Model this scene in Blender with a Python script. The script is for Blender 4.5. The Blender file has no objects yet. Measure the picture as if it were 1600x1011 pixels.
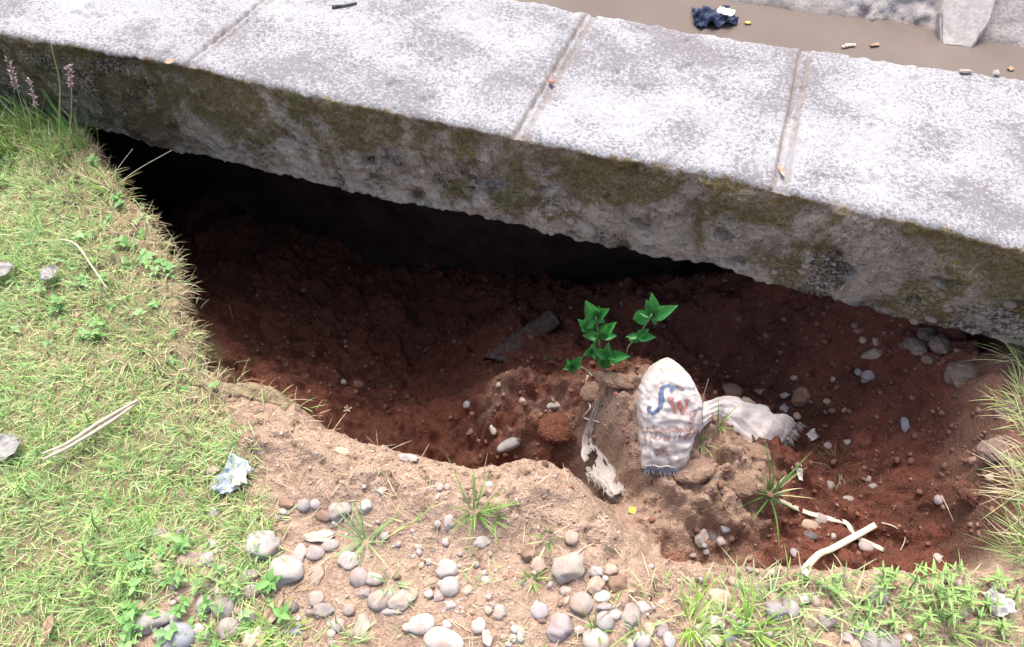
import bpy, bmesh, math, random
import numpy as np
from mathutils import Matrix, Vector
from mathutils.bvhtree import BVHTree
from math import radians as RAD

random.seed(7)
rng = np.random.default_rng(11)
sc = bpy.context.scene
COL = sc.collection

# ------------------------------------------------------------------ camera
FPX = 1180.0                      # focal length in pixels of a 1600 px wide frame
PITCH, YAW, ROLL = RAD(54.03), RAD(-19.16), RAD(-1.5)
CAM = np.array([0.0, -1.464, 1.63])
c_f = np.array([math.sin(YAW)*math.cos(PITCH), math.cos(YAW)*math.cos(PITCH), -math.sin(PITCH)])
c_r = np.array([math.cos(YAW), -math.sin(YAW), 0.0])
c_u = np.cross(c_r, c_f)
c_r, c_u = math.cos(ROLL)*c_r + math.sin(ROLL)*c_u, -math.sin(ROLL)*c_r + math.cos(ROLL)*c_u
cd = bpy.data.cameras.new('camera')
cam = bpy.data.objects.new('camera', cd); COL.objects.link(cam)
cd.sensor_width = 36.0; cd.lens = 36.0*FPX/1600.0; cd.clip_start = 0.02; cd.clip_end = 500
m = Matrix.Identity(4)
for i in range(3):
    m[i][0], m[i][1], m[i][2], m[i][3] = c_r[i], c_u[i], -c_f[i], CAM[i]
cam.matrix_world = m
sc.camera = cam

# ------------------------------------------------------------------ light: bright overcast day
SUN_EL, SUN_AZ = RAD(63), RAD(-22)     # azimuth measured clockwise from +Y
w = bpy.data.worlds.new('World'); sc.world = w; w.use_nodes = True
nt = w.node_tree; nt.nodes.clear()
sky = nt.nodes.new('ShaderNodeTexSky'); sky.sky_type = 'NISHITA'; sky.sun_disc = False
sky.sun_elevation = SUN_EL; sky.sun_rotation = SUN_AZ
sky.air_density = 0.8; sky.dust_density = 6.0; sky.ozone_density = 0.3
bg = nt.nodes.new('ShaderNodeBackground'); bg.inputs[1].default_value = 0.14
wo = nt.nodes.new('ShaderNodeOutputWorld')
nt.links.new(sky.outputs[0], bg.inputs[0]); nt.links.new(bg.outputs[0], wo.inputs[0])
sl = bpy.data.lights.new('sun', 'SUN'); sl.energy = 1.2; sl.angle = RAD(30); sl.color = (1.0, 0.965, 0.92)
sun = bpy.data.objects.new('sun', sl); COL.objects.link(sun)
sd = Vector((math.sin(SUN_AZ)*math.cos(SUN_EL), math.cos(SUN_AZ)*math.cos(SUN_EL), math.sin(SUN_EL)))
sun.rotation_euler = (-sd).to_track_quat('-Z', 'Y').to_euler(); sun.location = (0, 0, 6)
sc.view_settings.view_transform = 'Standard'; sc.view_settings.look = 'None'
sc.view_settings.gamma = 1.0; sc.view_settings.exposure = 1.45
sc.view_settings.use_curve_mapping = False
sc.render.engine = 'CYCLES'
sc.cycles.max_bounces = 5; sc.cycles.diffuse_bounces = 3; sc.cycles.glossy_bounces = 2
sc.cycles.transmission_bounces = 3; sc.cycles.transparent_max_bounces = 4
sc.cycles.caustics_reflective = False; sc.cycles.caustics_refractive = False
sc.cycles.use_denoising = True

# ------------------------------------------------------------------ helpers
def tag(o, label=None, cat=None, group=None, kind=None):
    if label: o['label'] = label
    if cat: o['category'] = cat
    if group: o['group'] = group
    if kind: o['kind'] = kind
    return o

def ray(u, v):
    return c_f + (u-800.0)/FPX*c_r - (v-505.5)/FPX*c_u
def P(u, v, z):
    d = ray(u, v); t = (z-CAM[2])/d[2]; return CAM + t*d
def PY(u, v, y):
    d = ray(u, v); t = (y-CAM[1])/d[1]; return CAM + t*d
def depth(p):
    return float((np.asarray(p)-CAM) @ c_f)
def pxm(p):
    return depth(p)/FPX            # metres that one photo pixel spans at p

def _hash(ix, iy, iz, seed):
    h = (ix.astype(np.int64)*374761393 + iy.astype(np.int64)*668265263 + iz.astype(np.int64)*2147483647 + seed*974634777) & 0xFFFFFFFF
    h = ((h ^ (h >> 13))*1274126177) & 0xFFFFFFFF
    h = ((h ^ (h >> 16))*2246822519) & 0xFFFFFFFF
    return ((h ^ (h >> 15)) & 0xFFFFFF)/float(0xFFFFFF)
def vn(x, y, seed=0):
    ix, iy = np.floor(x), np.floor(y); fx, fy = x-ix, y-iy
    ux = fx*fx*fx*(fx*(fx*6-15)+10); uy = fy*fy*fy*(fy*(fy*6-15)+10)
    z0 = np.zeros_like(ix)
    a = _hash(ix, iy, z0, seed); b = _hash(ix+1, iy, z0, seed)
    c = _hash(ix, iy+1, z0, seed); d = _hash(ix+1, iy+1, z0, seed)
    return (a*(1-ux)+b*ux)*(1-uy) + (c*(1-ux)+d*ux)*uy
def fbm(x, y, seed=0, octv=4, gain=0.5):
    s = 0; a = 1.0; t = 0
    for o in range(octv):
        c, sn = math.cos(0.7*o+seed), math.sin(0.7*o+seed)
        s = s + a*(vn((x*c-y*sn)*2**o+o*17.3, (x*sn+y*c)*2**o+o*9.1, seed+o)-0.5); t += a; a *= gain
    return s/t*2
def worley(x, y, seed=0):
    ix, iy = np.floor(x), np.floor(y); best = np.full(x.shape, 9.0); bid = np.zeros(x.shape); sec = np.full(x.shape, 9.0)
    z0 = np.zeros_like(ix)
    for dx in (-1, 0, 1):
        for dy in (-1, 0, 1):
            jx = ix+dx+_hash(ix+dx, iy+dy, z0, seed); jy = iy+dy+_hash(ix+dx, iy+dy, z0+1, seed)
            d = np.hypot(jx-x, jy-y); h = _hash(ix+dx, iy+dy, z0+2, seed)
            m_ = d < best
            sec = np.where(m_, best, np.minimum(sec, d))
            bid = np.where(m_, h, bid); best = np.where(m_, d, best)
    return best, sec, bid
def sstep(a, b, x):
    t = np.clip((x-a)/(b-a), 0, 1); return t*t*(3-2*t)

def mesh_np(name, verts, faces, smooth=True):
    me = bpy.data.meshes.new(name)
    verts = np.asarray(verts, dtype=np.float32)
    me.vertices.add(len(verts)); me.vertices.foreach_set('co', verts.ravel())
    if isinstance(faces, (list, tuple)) and len(faces) and isinstance(faces[0], np.ndarray):
        flat = np.concatenate([f.ravel() for f in faces]); cnt = np.concatenate([np.full(len(f), f.shape[1]) for f in faces])
    elif isinstance(faces, np.ndarray):
        flat = faces.ravel(); cnt = np.full(len(faces), faces.shape[1])
    else:
        flat = np.array([i for f in faces for i in f]); cnt = np.array([len(f) for f in faces])
    me.loops.add(len(flat)); me.loops.foreach_set('vertex_index', flat.astype(np.int32))
    st = np.concatenate([[0], np.cumsum(cnt)[:-1]]).astype(np.int32)
    me.polygons.add(len(cnt)); me.polygons.foreach_set('loop_start', st)
    me.update(calc_edges=True)
    me.validate()
    if smooth: me.polygons.foreach_set('use_smooth', np.ones(len(me.polygons), dtype=bool))
    return me
def set_col(me, name, cols):
    a = me.color_attributes.new(name, 'FLOAT_COLOR', 'POINT')
    c = np.ones((len(me.vertices), 4), dtype=np.float32); c[:, :cols.shape[1]] = cols
    a.data.foreach_set('color', c.ravel())
def obj(name, me, mat_=None, parent=None):
    o = bpy.data.objects.new(name, me); COL.objects.link(o)
    if mat_ is not None and me is not None and len(me.materials) == 0: me.materials.append(mat_)
    if parent is not None: o.parent = parent
    return o
def empty(name, loc=(0, 0, 0)):
    o = bpy.data.objects.new(name, None); COL.objects.link(o); o.location = loc; o.empty_display_size = 0.05
    return o
def child(name, me, mat_, par):
    """a part built in world coordinates, put under its thing"""
    o = obj(name, me, mat_, par)
    o.matrix_parent_inverse = Matrix.Translation(par.location).inverted() if par.type == 'EMPTY' else Matrix.Identity(4)
    return o

# ------------------------------------------------------------------ materials
class NT:
    def __init__(s, name):
        s.m = bpy.data.materials.new(name); s.m.use_nodes = True; s.t = s.m.node_tree; s.t.nodes.clear()
        s.out = s.n('ShaderNodeOutputMaterial')
    def n(s, typ, ins=None, **kw):
        nd = s.t.nodes.new(typ)
        for k, v in kw.items(): setattr(nd, k, v)
        for k, v in (ins or {}).items(): s.set(nd, k, v)
        return nd
    def set(s, nd, k, v):
        i = nd.inputs[k]
        if hasattr(v, 'node'): s.t.links.new(v, i)
        elif isinstance(v, tuple) and len(v) == 3 and i.type == 'RGBA': i.default_value = (*v, 1)
        else: i.default_value = v
    def pos(s): return s.n('ShaderNodeNewGeometry').outputs['Position']
    def noise(s, vec, scale, det=4, rough=0.55, col=False, dist=0.0):
        nd = s.n('ShaderNodeTexNoise', {'Vector': vec, 'Scale': scale, 'Detail': det, 'Roughness': rough, 'Distortion': dist})
        return nd.outputs['Color' if col else 'Fac']
    def vor(s, vec, scale, feat='F1', out='Distance', rnd=1.0):
        nd = s.n('ShaderNodeTexVoronoi', {'Vector': vec, 'Scale': scale, 'Randomness': rnd}, feature=feat)
        return nd.outputs[out]
    def ramp(s, f, a, b, lo=0.0, hi=1.0):
        nd = s.n('ShaderNodeMapRange', {'Value': f, 'From Min': a, 'From Max': b, 'To Min': lo, 'To Max': hi}, clamp=True)
        return nd.outputs[0]
    def math(s, op, a, b=0.0):
        nd = s.n('ShaderNodeMath', operation=op); s.set(nd, 0, a); s.set(nd, 1, b); return nd.outputs[0]
    def mix(s, f, a, b, mode='MIX'):
        nd = s.n('ShaderNodeMix', data_type='RGBA', blend_type=mode)
        s.set(nd, 0, f); s.set(nd, 6, a); s.set(nd, 7, b); return nd.outputs[2]
    def attr(s, name, out='Color'): return s.n('ShaderNodeAttribute', attribute_name=name).outputs[out]
    def sep(s, c): return s.n('ShaderNodeSeparateColor', {'Color': c}).outputs
    def bump(s, h, strength, dist, prev=None):
        ins = {'Height': h, 'Strength': strength, 'Distance': dist}
        if prev is not None: ins['Normal'] = prev
        return s.n('ShaderNodeBump', ins).outputs[0]
    def bsdf(s, color, rough=0.9, spec=0.2, normal=None, trans=None, **kw):
        b = s.n('ShaderNodeBsdfPrincipled', {'Base Color': color, 'Roughness': rough, 'Specular IOR Level': spec})
        for k, v in kw.items(): s.set(b, k, v)
        if normal is not None: s.set(b, 'Normal', normal)
        o = b.outputs[0]
        if trans is not None:
            t = s.n('ShaderNodeBsdfTranslucent', {'Color': trans[0]})
            o = s.n('ShaderNodeMixShader', {0: trans[1], 1: o, 2: t.outputs[0]}).outputs[0]
        s.t.links.new(o, s.out.inputs[0]); return s.m

def mat_soil():
    t = NT('soil'); p = t.pos(); a = t.sep(t.attr('soil'))
    red = a[0]; thatch = a[1]; damp_shade = a[2]
    n1 = t.noise(p, 9, 5, 0.6); n2 = t.noise(p, 60, 5, 0.65); n3 = t.noise(p, 260, 3, 0.6)
    tan = t.mix(t.ramp(n1, 0.35, 0.65), (0.385, 0.28, 0.208), (0.305, 0.212, 0.155))
    tan = t.mix(t.ramp(n2, 0.42, 0.72), tan, (0.50, 0.385, 0.29))
    rd = t.mix(t.ramp(n1, 0.33, 0.66), (0.215, 0.073, 0.047), (0.115, 0.046, 0.033))
    rd = t.mix(t.ramp(n2, 0.45, 0.75), rd, (0.165, 0.082, 0.060))
    rd = t.mix(t.ramp(t.noise(p, 28, 5, .7), .52, .66, 0, .75), rd, (.060, .026, .018))
    rd = t.mix(t.ramp(t.vor(p, 75), .32, .12, 0, .55), rd, (.20, .105, .078))
    c = t.mix(red, tan, rd)
    c = t.mix(t.math('MULTIPLY', thatch, 0.8), c, t.mix(n2, (0.15, 0.13, 0.065), (0.32, 0.29, 0.16)))
    c = t.mix(t.math('MULTIPLY', damp_shade, 0.65), c, (0.05, 0.026, 0.019))
    sp = t.ramp(n3, 0.56, 0.72)
    c = t.mix(t.math('MULTIPLY', sp, 0.45), c, t.mix(red, (0.56, 0.44, 0.36), (0.24, 0.12, 0.085)))
    pit = t.ramp(n3, 0.42, 0.28)
    c = t.mix(t.math('MULTIPLY', pit, 0.5), c, t.mix(red, (0.17, 0.10, 0.065), (0.06, 0.026, 0.018)))
    h = t.math('ADD', t.math('MULTIPLY', n2, 1.0), t.math('MULTIPLY', n3, 0.5))
    nb = t.bump(h, 1.0, 0.010)
    nb = t.bump(t.vor(p, 150), 0.6, 0.004, nb)
    return t.bsdf(c, 0.95, 0.12, nb)

def mat_concrete():
    t = NT('weathered_concrete'); p = t.pos(); a = t.sep(t.attr('face'))
    front, low, top = a[0], a[1], a[2]     # front face share, how far down the face, joint
    nL = t.noise(p, 3.2, 4, 0.6); nM = t.noise(p, 14, 5, 0.62); nF = t.noise(p, 110, 4, 0.7); nX = t.noise(p, 320, 2, 0.6)
    # top: pale worn screed with a fine dark speckle gathered in drifts
    tc = t.mix(t.ramp(nM, 0.3, 0.7), (0.27, 0.277, 0.297), (0.345, 0.348, 0.364))
    tc = t.mix(t.ramp(nL, 0.52, 0.72, 0, 0.55), tc, (0.30, 0.285, 0.29))
    drift = t.ramp(t.math('ADD', t.math('MULTIPLY', t.noise(p, 7, 5, .65), 0.6), t.math('MULTIPLY', nL, 0.6)), 0.50, 0.72)
    drift = t.math('MAXIMUM', drift, t.ramp(a[1], 0.02, 0.5))
    thr = t.math('ADD', t.math('MULTIPLY', nF, 0.62), t.math('MULTIPLY', nX, 0.38))
    speck = t.ramp(t.math('ADD', thr, t.math('MULTIPLY', drift, 0.15)), 0.535, 0.63)
    tc = t.mix(t.math('MULTIPLY', speck, 0.8), tc, (0.115, 0.107, 0.117))
    tc = t.mix(t.ramp(t.noise(p, 38, 5, .7), .60, .70, 0, .6), tc, (.17, .15, .155))
    tc = t.mix(t.ramp(t.vor(p, 160), .16, .05, 0, .5), tc, (.10, .09, .09))
    tc = t.mix(t.math('MULTIPLY', top, t.ramp(nM, .3, .6, .25, .8)), tc, t.mix(nF, (0.115, 0.092, 0.075), (0.29, 0.24, 0.205)))
    # face: rough grey brown cast concrete, lichen, moss
    fc = t.mix(t.ramp(nM, 0.38, 0.62), (0.31, 0.245, 0.185), (0.52, 0.44, 0.36))
    fc = t.mix(t.math('MULTIPLY', t.ramp(t.math('ADD', low, t.math('MULTIPLY', nM, .5)), .72, 1.0), .75), fc, (.72, .61, .50))
    fc = t.mix(t.ramp(nF, 0.52, 0.68, 0, 0.8), fc, (0.62, 0.56, 0.50))
    clean = t.ramp(t.math('ADD', low, t.math('MULTIPLY', nM, .5)), .68, .98, 1.0, .6)
    fc = t.mix(t.math('MULTIPLY', clean, t.ramp(nF, 0.44, 0.34, 0, 0.85)), fc, (0.085, 0.066, 0.052))
    nG = t.noise(p, 5.5, 5, 0.65, dist=0.6)
    up = t.math('SUBTRACT', 1.0, low)
    mk = t.math('ADD', nG, t.math('MULTIPLY', up, 0.15))
    moss = t.math('MULTIPLY', t.ramp(mk, 0.54, 0.62), t.ramp(t.math('ADD', nF, t.math('MULTIPLY', nX, 0.3)), 0.50, 0.68))
    mc = t.mix(t.ramp(nX, .35, .65), (0.060, 0.046, 0.016), (0.27, 0.20, 0.055))
    mc = t.mix(t.ramp(t.noise(p, 11, 3), 0.55, 0.7, 0, .7), mc, t.mix(t.ramp(nX, .35, .65), (.055, .06, .012), (0.23, 0.25, 0.045)))
    nS = t.noise(p, 180, 3, .6)
    blk = t.math('MULTIPLY', t.ramp(t.noise(t.math('ADD', 0, 0) if False else p, 4.1, 5, 0.6, dist=1.0), 0.53, 0.62), t.ramp(nF, 0.62, 0.45))
    fc = t.mix(t.math('MULTIPLY', blk, 0.9), fc, (0.028, 0.025, 0.026))
    wv = t.math('MULTIPLY', t.ramp(t.vor(p, 42), 0.20, 0.06), t.ramp(t.noise(p, 7, 3), 0.52, 0.62))
    fc = t.mix(t.math('MULTIPLY', wv, 0.75), fc, (0.55, 0.52, 0.50))
    fc = t.mix(t.math('MULTIPLY', clean, t.ramp(nS, .42, .30, 0, .75)), fc, (.07, .054, .042))
    fc = t.mix(t.ramp(nS, .57, .70, 0, .6), fc, (.62, .56, .50))
    fc = t.mix(t.math('MULTIPLY', moss, 0.92), fc, mc)
    fc = t.mix(t.math('MULTIPLY', t.math('MULTIPLY', top, t.ramp(nF, .62, .42, .35, 1.0)), 0.7), fc, (0.04, 0.033, 0.028))
    c = t.mix(front, tc, fc)
    h = t.math('ADD', nF, t.math('MULTIPLY', nX, 0.6))
    h = t.math('ADD', h, t.math('MULTIPLY', t.noise(p, 180, 3, .6), .7))
    nb = t.bump(h, t.math('ADD', 0.35, t.math('MULTIPLY', front, 0.6)), t.math('ADD', .005, t.math('MULTIPLY', front, .009)))
    return t.bsdf(c, 0.92, 0.15, nb)

def mat_plain(name, col, rough=0.8, var=0.25, scale=60, bumpd=0.0, spec=0.3, objcol=False, trans=None):
    t = NT(name); p = t.n('ShaderNodeTexCoord').outputs['Object'] if objcol is False else t.pos()
    base = t.n('ShaderNodeObjectInfo').outputs['Color'] if objcol else None
    n = t.noise(p, scale, 5, 0.6)
    if base is None: base = t.mix(0.0, col, col)
    dark = t.mix(1.0, base, (1-var, 1-var, 1-var), 'MULTIPLY')
    lite = t.mix(var*0.5, base, (0.9, 0.88, 0.85))
    c = t.mix(t.ramp(n, 0.3, 0.7), dark, lite)
    nb = t.bump(n, 0.6, bumpd) if bumpd else None
    return t.bsdf(c, rough, spec, nb, trans=(c, trans) if trans else None)

def mat_pebble():
    t = NT('river_stone'); p = t.pos(); base = t.n('ShaderNodeObjectInfo').outputs['Color']
    n = t.noise(p, 55, 5, 0.6); n2 = t.noise(p, 400, 3, 0.6)
    c = t.mix(t.ramp(n, 0.35, 0.68), t.mix(1.0, base, (0.72, 0.70, 0.68), 'MULTIPLY'), base)
    c = t.mix(t.ramp(n2, 0.58, 0.72, 0, 0.35), c, (0.62, 0.56, 0.52))
    c = t.mix(t.ramp(n2, 0.42, 0.30, 0, 0.4), c, (0.16, 0.12, 0.10))
    # dust on what faces up less: soil smeared in patches
    c = t.mix(t.ramp(t.noise(p, 24, 3), 0.50, 0.66, 0, 0.6), c, (0.36, 0.25, 0.185))
    return t.bsdf(c, 0.8, 0.25, t.bump(n2, 0.35, 0.0025))

def mat_leaf(name, attr=True, col=None, tr=0.3, rough=0.55):
    t = NT(name)
    if attr: c = t.attr('tint')
    else:
        ri = t.n('ShaderNodeObjectInfo').outputs['Random']
        c = t.mix(t.ramp(ri, 0, 1), col[0], col[1])
        oc_ = t.n('ShaderNodeTexCoord').outputs['Object']; xyz = t.n('ShaderNodeSeparateXYZ', {0: oc_}).outputs; ax = t.math('ABSOLUTE', xyz[0])
        c = t.mix(t.ramp(t.noise(oc_, 5, 4, .6), 0.35, 0.7, 0, 0.6), c, tuple(q*.55 for q in col[0]))
        vein = t.math('SINE', t.math('MULTIPLY', t.math('SUBTRACT', xyz[1], t.math('MULTIPLY', ax, .9)), 44.0))
        c = t.mix(t.ramp(vein, .75, 1.0, 0, .35), c, tuple(min(1, q*1.5) for q in col[1])); c = t.mix(t.ramp(ax, .022, .008, 0, .6), c, tuple(min(1, q*1.6) for q in col[1]))
        c = t.mix(t.ramp(t.noise(oc_, 14, 3), .62, .72, 0, .6), c, (.30, .22, .12))
    return t.bsdf(c, rough, 0.35, trans=(c, tr))

M = {}
M['soil'] = mat_soil(); M['concrete'] = mat_concrete(); M['pebble'] = mat_pebble()
M['blade'] = mat_leaf('grass_blade')
M['weed'] = mat_leaf('weed_leaf', False, ((0.24, 0.42, 0.12), (0.38, 0.55, 0.21)), 0.3)
M['weedstem'] = mat_plain('weed_stem', (0.24, 0.30, 0.10), 0.6, 0.2, 80)
M['dkleaf'] = mat_leaf('dark_leaf', False, ((0.030, 0.19, 0.040), (0.06, 0.30, 0.065)), 0.35, 0.4)
M['dkstem'] = mat_plain('herb_stem', (0.17, 0.20, 0.07), 0.6, 0.3, 80)
M['water'] = None

# ------------------------------------------------------------------ terrain: one sheet with the washed-out hole in it
def xy(lst):
    return np.array([P(u, v, z)[:2] for u, v, z in lst])
RIM = [(95, 168, .02), (135, 200, .02), (180, 283, .01), (235, 338, 0), (268, 400, 0), (286, 440, 0), (280, 490, 0), (304, 530, -.01), (318, 570, -.02),
       (352, 592, -.03), (410, 602, -.04), (480, 630, -.05), (545, 660, -.06), (640, 694, -.08), (730, 714, -.09), (785, 716, -.08),
       (820, 704, -.06), (870, 716, -.06), (908, 742, -.08), (950, 786, -.11), (1000, 832, -.10), (1040, 868, -.06), (1110, 886, -.04), (1190, 884, -.03),
       (1260, 892, -.02), (1350, 888, -.02), (1450, 890, -.02), (1530, 890, -.02), (1585, 866, -.01), (1592, 800, 0), (1576, 740, .0), (1570, 690, 0), (1560, 630, -.02), (1540, 590, -.04)]
rimxy = xy(RIM); cutxy = rimxy.copy()
for i_, sh_ in enumerate([.30, .30, .28, .26, .24, .22, .20, .15, .08, .02]): cutxy[i_] += np.array([-1.0, -.12])*sh_
TAIL = [[0.95, 0.12], [1.25, 0.35], [1.35, 0.9], [-2.9, 0.9], [-2.75, 0.25]]
polycut = np.vstack([cutxy, TAIL])
poly = np.vstack([xy(RIM), [[0.95, 0.12], [1.25, 0.35], [1.35, 0.9], [-2.5, 0.9], [-2.35, 0.25]]])
INNER = [(320, 480, -0.64), (400, 570, -0.64), (450, 450, -0.90), (560, 600, -0.75), (650, 600, -0.82), (600, 480, -1.00), (500, 350, -1.07), (300, 320, -1.04),
         (700, 670, -0.72), (620, 668, -0.72), (715, 560, -0.86), (700, 400, -1.07), (500, 520, -0.86), (560, 640, -0.70), (440, 600, -0.48),
         (780, 640, -0.44), (850, 640, -0.40), (880, 690, -0.40), (800, 690, -0.47), (850, 590, -0.46), (770, 580, -0.56), (820, 520, -0.62), (740, 700, -0.64),
         (920, 600, -0.26), (950, 598, -0.16), (985, 610, -0.12), (945, 650, -0.14), (985, 690, -0.15), (1005, 740, -0.18), (1060, 745, -0.19), (1100, 710, -0.21), (1150, 695, -0.24),
         (1125, 780, -0.20), (1000, 800, -0.19), (1185, 760, -0.25), (960, 740, -0.22), (905, 660, -0.33), (922, 725, -0.42), (945, 768, -0.40), (962, 790, -0.32), (1020, 838, -0.22),
         (1100, 600, -0.46), (1150, 600, -0.50), (1210, 625, -0.50), (1260, 690, -0.44), (1310, 730, -0.42), (1270, 640, -0.48), (1180, 640, -0.40),
         (1350, 700, -0.37), (1400, 640, -0.33), (1450, 700, -0.28), (1510, 750, -0.17), (1400, 800, -0.35), (1480, 830, -0.28), (1300, 800, -0.38), (1250, 835, -0.34), (1340, 855, -0.33), (1430, 868, -0.30),
         (1540, 820, -0.16), (1530, 700, -0.12),
         (1080, 846, -0.27), (1140, 858, -0.30), (1205, 822, -0.30), (1170, 870, -0.24), (1060, 820, -0.22),
         (1100, 520, -0.48), (1200, 540, -0.44), (1150, 470, -0.32), (1050, 470, -0.44), (1250, 500, -0.28), (1350, 550, -0.26), (1300, 470, -0.15), (1420, 530, -0.14), (1500, 585, -0.10), (1570, 545, -0.16),
         (900, 480, -0.64), (950, 440, -0.62), (850, 450, -0.72), (1000, 530, -0.50), (920, 550, -0.46)]
ctl = np.array([P(u, v, z) for u, v, z in INNER])
ctl = np.vstack([ctl, [[-2.4, .6, -1.1], [-.35, .6, -.95], [.1, .5, -.62], [.45, .42, -.10], [.8, .42, -.12], [1.25, .4, -.2], [-2.3, .2, -.9], [-2.5, -.1, -.85]]])
def tps_fit(c, lam=1.5e-3):
    n = len(c); d = np.hypot(c[:, None, 0]-c[None, :, 0], c[:, None, 1]-c[None, :, 1])
    K = np.where(d > 0, d*d*np.log(d+1e-12), 0) + lam*np.eye(n)
    Q = np.c_[np.ones(n), c[:, :2]]
    A = np.block([[K, Q], [Q.T, np.zeros((3, 3))]])
    return np.linalg.solve(A, np.r_[c[:, 2], 0, 0, 0])
wt = tps_fit(ctl)
def tps(x, y):
    out = wt[-3] + wt[-2]*x + wt[-1]*y
    for i, (a, b, _) in enumerate(ctl):
        d2 = (x-a)**2+(y-b)**2
        out = out + wt[i]*0.5*d2*np.log(d2+1e-12)
    return out
def poly_sd(x, y, pg):
    """signed distance, positive inside"""
    n = len(pg); dmin = np.full(x.shape, 1e9); ins = np.zeros(x.shape, bool)
    for i in range(n):
        a = pg[i]; b = pg[(i+1) % n]; e = b-a; L = e@e
        t = np.clip(((x-a[0])*e[0]+(y-a[1])*e[1])/L, 0, 1)
        dmin = np.minimum(dmin, np.hypot(x-a[0]-t*e[0], y-a[1]-t*e[1]))
        cond = ((a[1] > y) != (b[1] > y))
        with np.errstate(divide='ignore', invalid='ignore'):
            xi = (b[0]-a[0])*(y-a[1])/(b[1]-a[1])+a[0]
        ins ^= cond & (x < xi)
    return np.where(ins, dmin, -dmin)
def soil_outer_ctl():
    pts = [(u, v, z) for u, v, z in RIM] + [(100, 600, .02), (250, 700, .01), (0, 400, .03), (150, 400, .03), (0, 800, .02), (200, 900, .01), (100, 1000, 0), (400, 800, 0), (500, 720, -.02), (600, 760, -.02),
          (450, 680, -.03), (700, 790, -.02), (860, 790, -.035), (820, 760, -.03), (880, 850, -.02), (600, 900, 0), (800, 950, 0), (1000, 950, 0), (1200, 960, 0), (1400, 960, 0), (1590, 960, 0), (500, 1000, 0), (960, 860, -.04), (1590, 700, .03)]
    c = [P(*q) for q in pts]
    for a in (-3.2, -2.0, -1.0, 0, 1.0, 2.0): c.append(np.array([a, -2.2, 0.0]))
    c += [np.array([-3.2, -.6, .02]), np.array([-3.2, .3, .02]), np.array([2.0, -.6, .02]), np.array([2.0, .4, .0]), np.array([1.4, -.2, .04]), np.array([1.15, -.45, .03])]
    return np.array(c)
oc = soil_outer_ctl()
def outer_z(x, y):
    num = 0; den = 0
    for a, b, z in oc:
        wgt = 1.0/((x-a)**2+(y-b)**2+0.004)**1.6
        num = num + wgt*z; den = den + wgt
    return num/den

def axis_coords(lo, hi, step, far_lo, far_hi):
    core = np.arange(lo, hi+1e-6, step)
    def grow(start, end, sgn):
        out = []; s = step; x = start
        while abs(x-end) > 1e-6:
            s *= 1.25; x = x+sgn*s
            if (x-end)*sgn > 0: x = end
            out.append(x)
        return out
    return np.array(sorted(grow(lo, far_lo, -1)) + list(core) + grow(hi, far_hi, 1))
gx = axis_coords(-2.75, 1.45, 0.0068, -40, 40)
gy = axis_coords(-1.75, 0.57, 0.0070, -40, 0.62)
X, Y = np.meshgrid(gx, gy, indexing='xy')
sdist = poly_sd(X, Y, poly)
rag = 0.022*fbm(X*9, Y*9, 3, 4) + 0.010*fbm(X*45, Y*45, 5, 3)
sdr = sdist + rag
kwid = sstep(-0.95, -0.75, X)*(X < .12)
k = sstep(-0.012-.055*kwid, 0.055+.05*kwid, sdr-.012*kwid)
zo = outer_z(X, Y)
zi = tps(X, Y)
sdc = poly_sd(X, Y, polycut); kc = sstep(-0.012-.055*kwid, 0.055+.05*kwid, sdc+rag-.012*kwid)
near = (np.abs(X) < 4) & (Y > -4)
zi = np.where(near, np.clip(zi, -1.3, 0.1), -0.5)
# crumbly relief
f1, f2, fid = worley(X*22+3, Y*22, 4); clod = np.clip(0.62-f1, 0, 1)
g1, g2, gid = worley(X*52, Y*52+7, 9); crumb = np.clip(0.60-g1, 0, 1)
big = fbm(X*3.5, Y*3.5, 21, 4); mid = fbm(X*16, Y*16, 22, 5, 0.6)
dry0 = np.exp(-(((X-P(1040, 720, -.2)[0])/.26)**2+((Y-P(1040, 720, -.2)[1])/.22)**2))
bk0 = P(815, 640, -.44)
bank1 = np.exp(-(((X-bk0[0])/.17)**2+((Y-bk0[1])/.12)**2)**2)
clodmask = sstep(-0.1, 0.5, fbm(X*4.5, Y*4.5, 31, 3))
ridg = np.abs(fbm(X*7, Y*7, 23, 4, .6)); step_ = fbm(X*6+Y*3, Y*9, 25, 3)
inrel = 0.050*big + 0.036*mid - .05*np.clip(.22-ridg, 0, 1)/.22*.5 + .022*np.sign(step_)*sstep(0, .12, np.abs(step_)) + .06*clod*np.maximum(clodmask, .5)*np.maximum(dry0*.8, bank1) + bank1*(.05+.05*fbm(X*12, Y*12, 27, 4, .6)+.035*crumb) + 0.010*fbm(X*38, Y*38, 43, 3, .7) + clod*0.050*clodmask*(fid > 0.35) + crumb*0.016*(gid > 0.4) + 0.006*fbm(X*80, Y*80, 41, 2)
lay = np.abs(fbm(X*5+Y*2, Y*20, 51, 3)); crack = np.clip(0.06-np.abs(fbm(X*11, Y*14, 61, 3)), 0, 1)/0.06
hp0 = P(870, 765, -.03)
lip = np.exp(-((sdist+0.10)/0.14)**2)
outrel = .050*np.exp(-((sdist+.15)/.10)**2)*sstep(-1.05, -.85, X)*(1-sstep(-.05, .10, X)) + 0.012*big + 0.007*mid + lip*(0.022*lay + 0.012*mid + 0.016*clod*clodmask - 0.020*crack + 0.006*fbm(X*38, Y*38, 43, 3, .7)) + .045*np.exp(-(((X-hp0[0])/.16)**2+((Y-hp0[1])/.085)**2)) + crumb*0.007*(gid > 0.5) + 0.003*fbm(X*80, Y*80, 41, 2)
tofar = np.clip((np.maximum(np.abs(X+0.6)-2.4, np.maximum(-Y-2.0, 0)))/2, 0, 1)
Zout = zo+outrel*(1-tofar)
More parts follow.
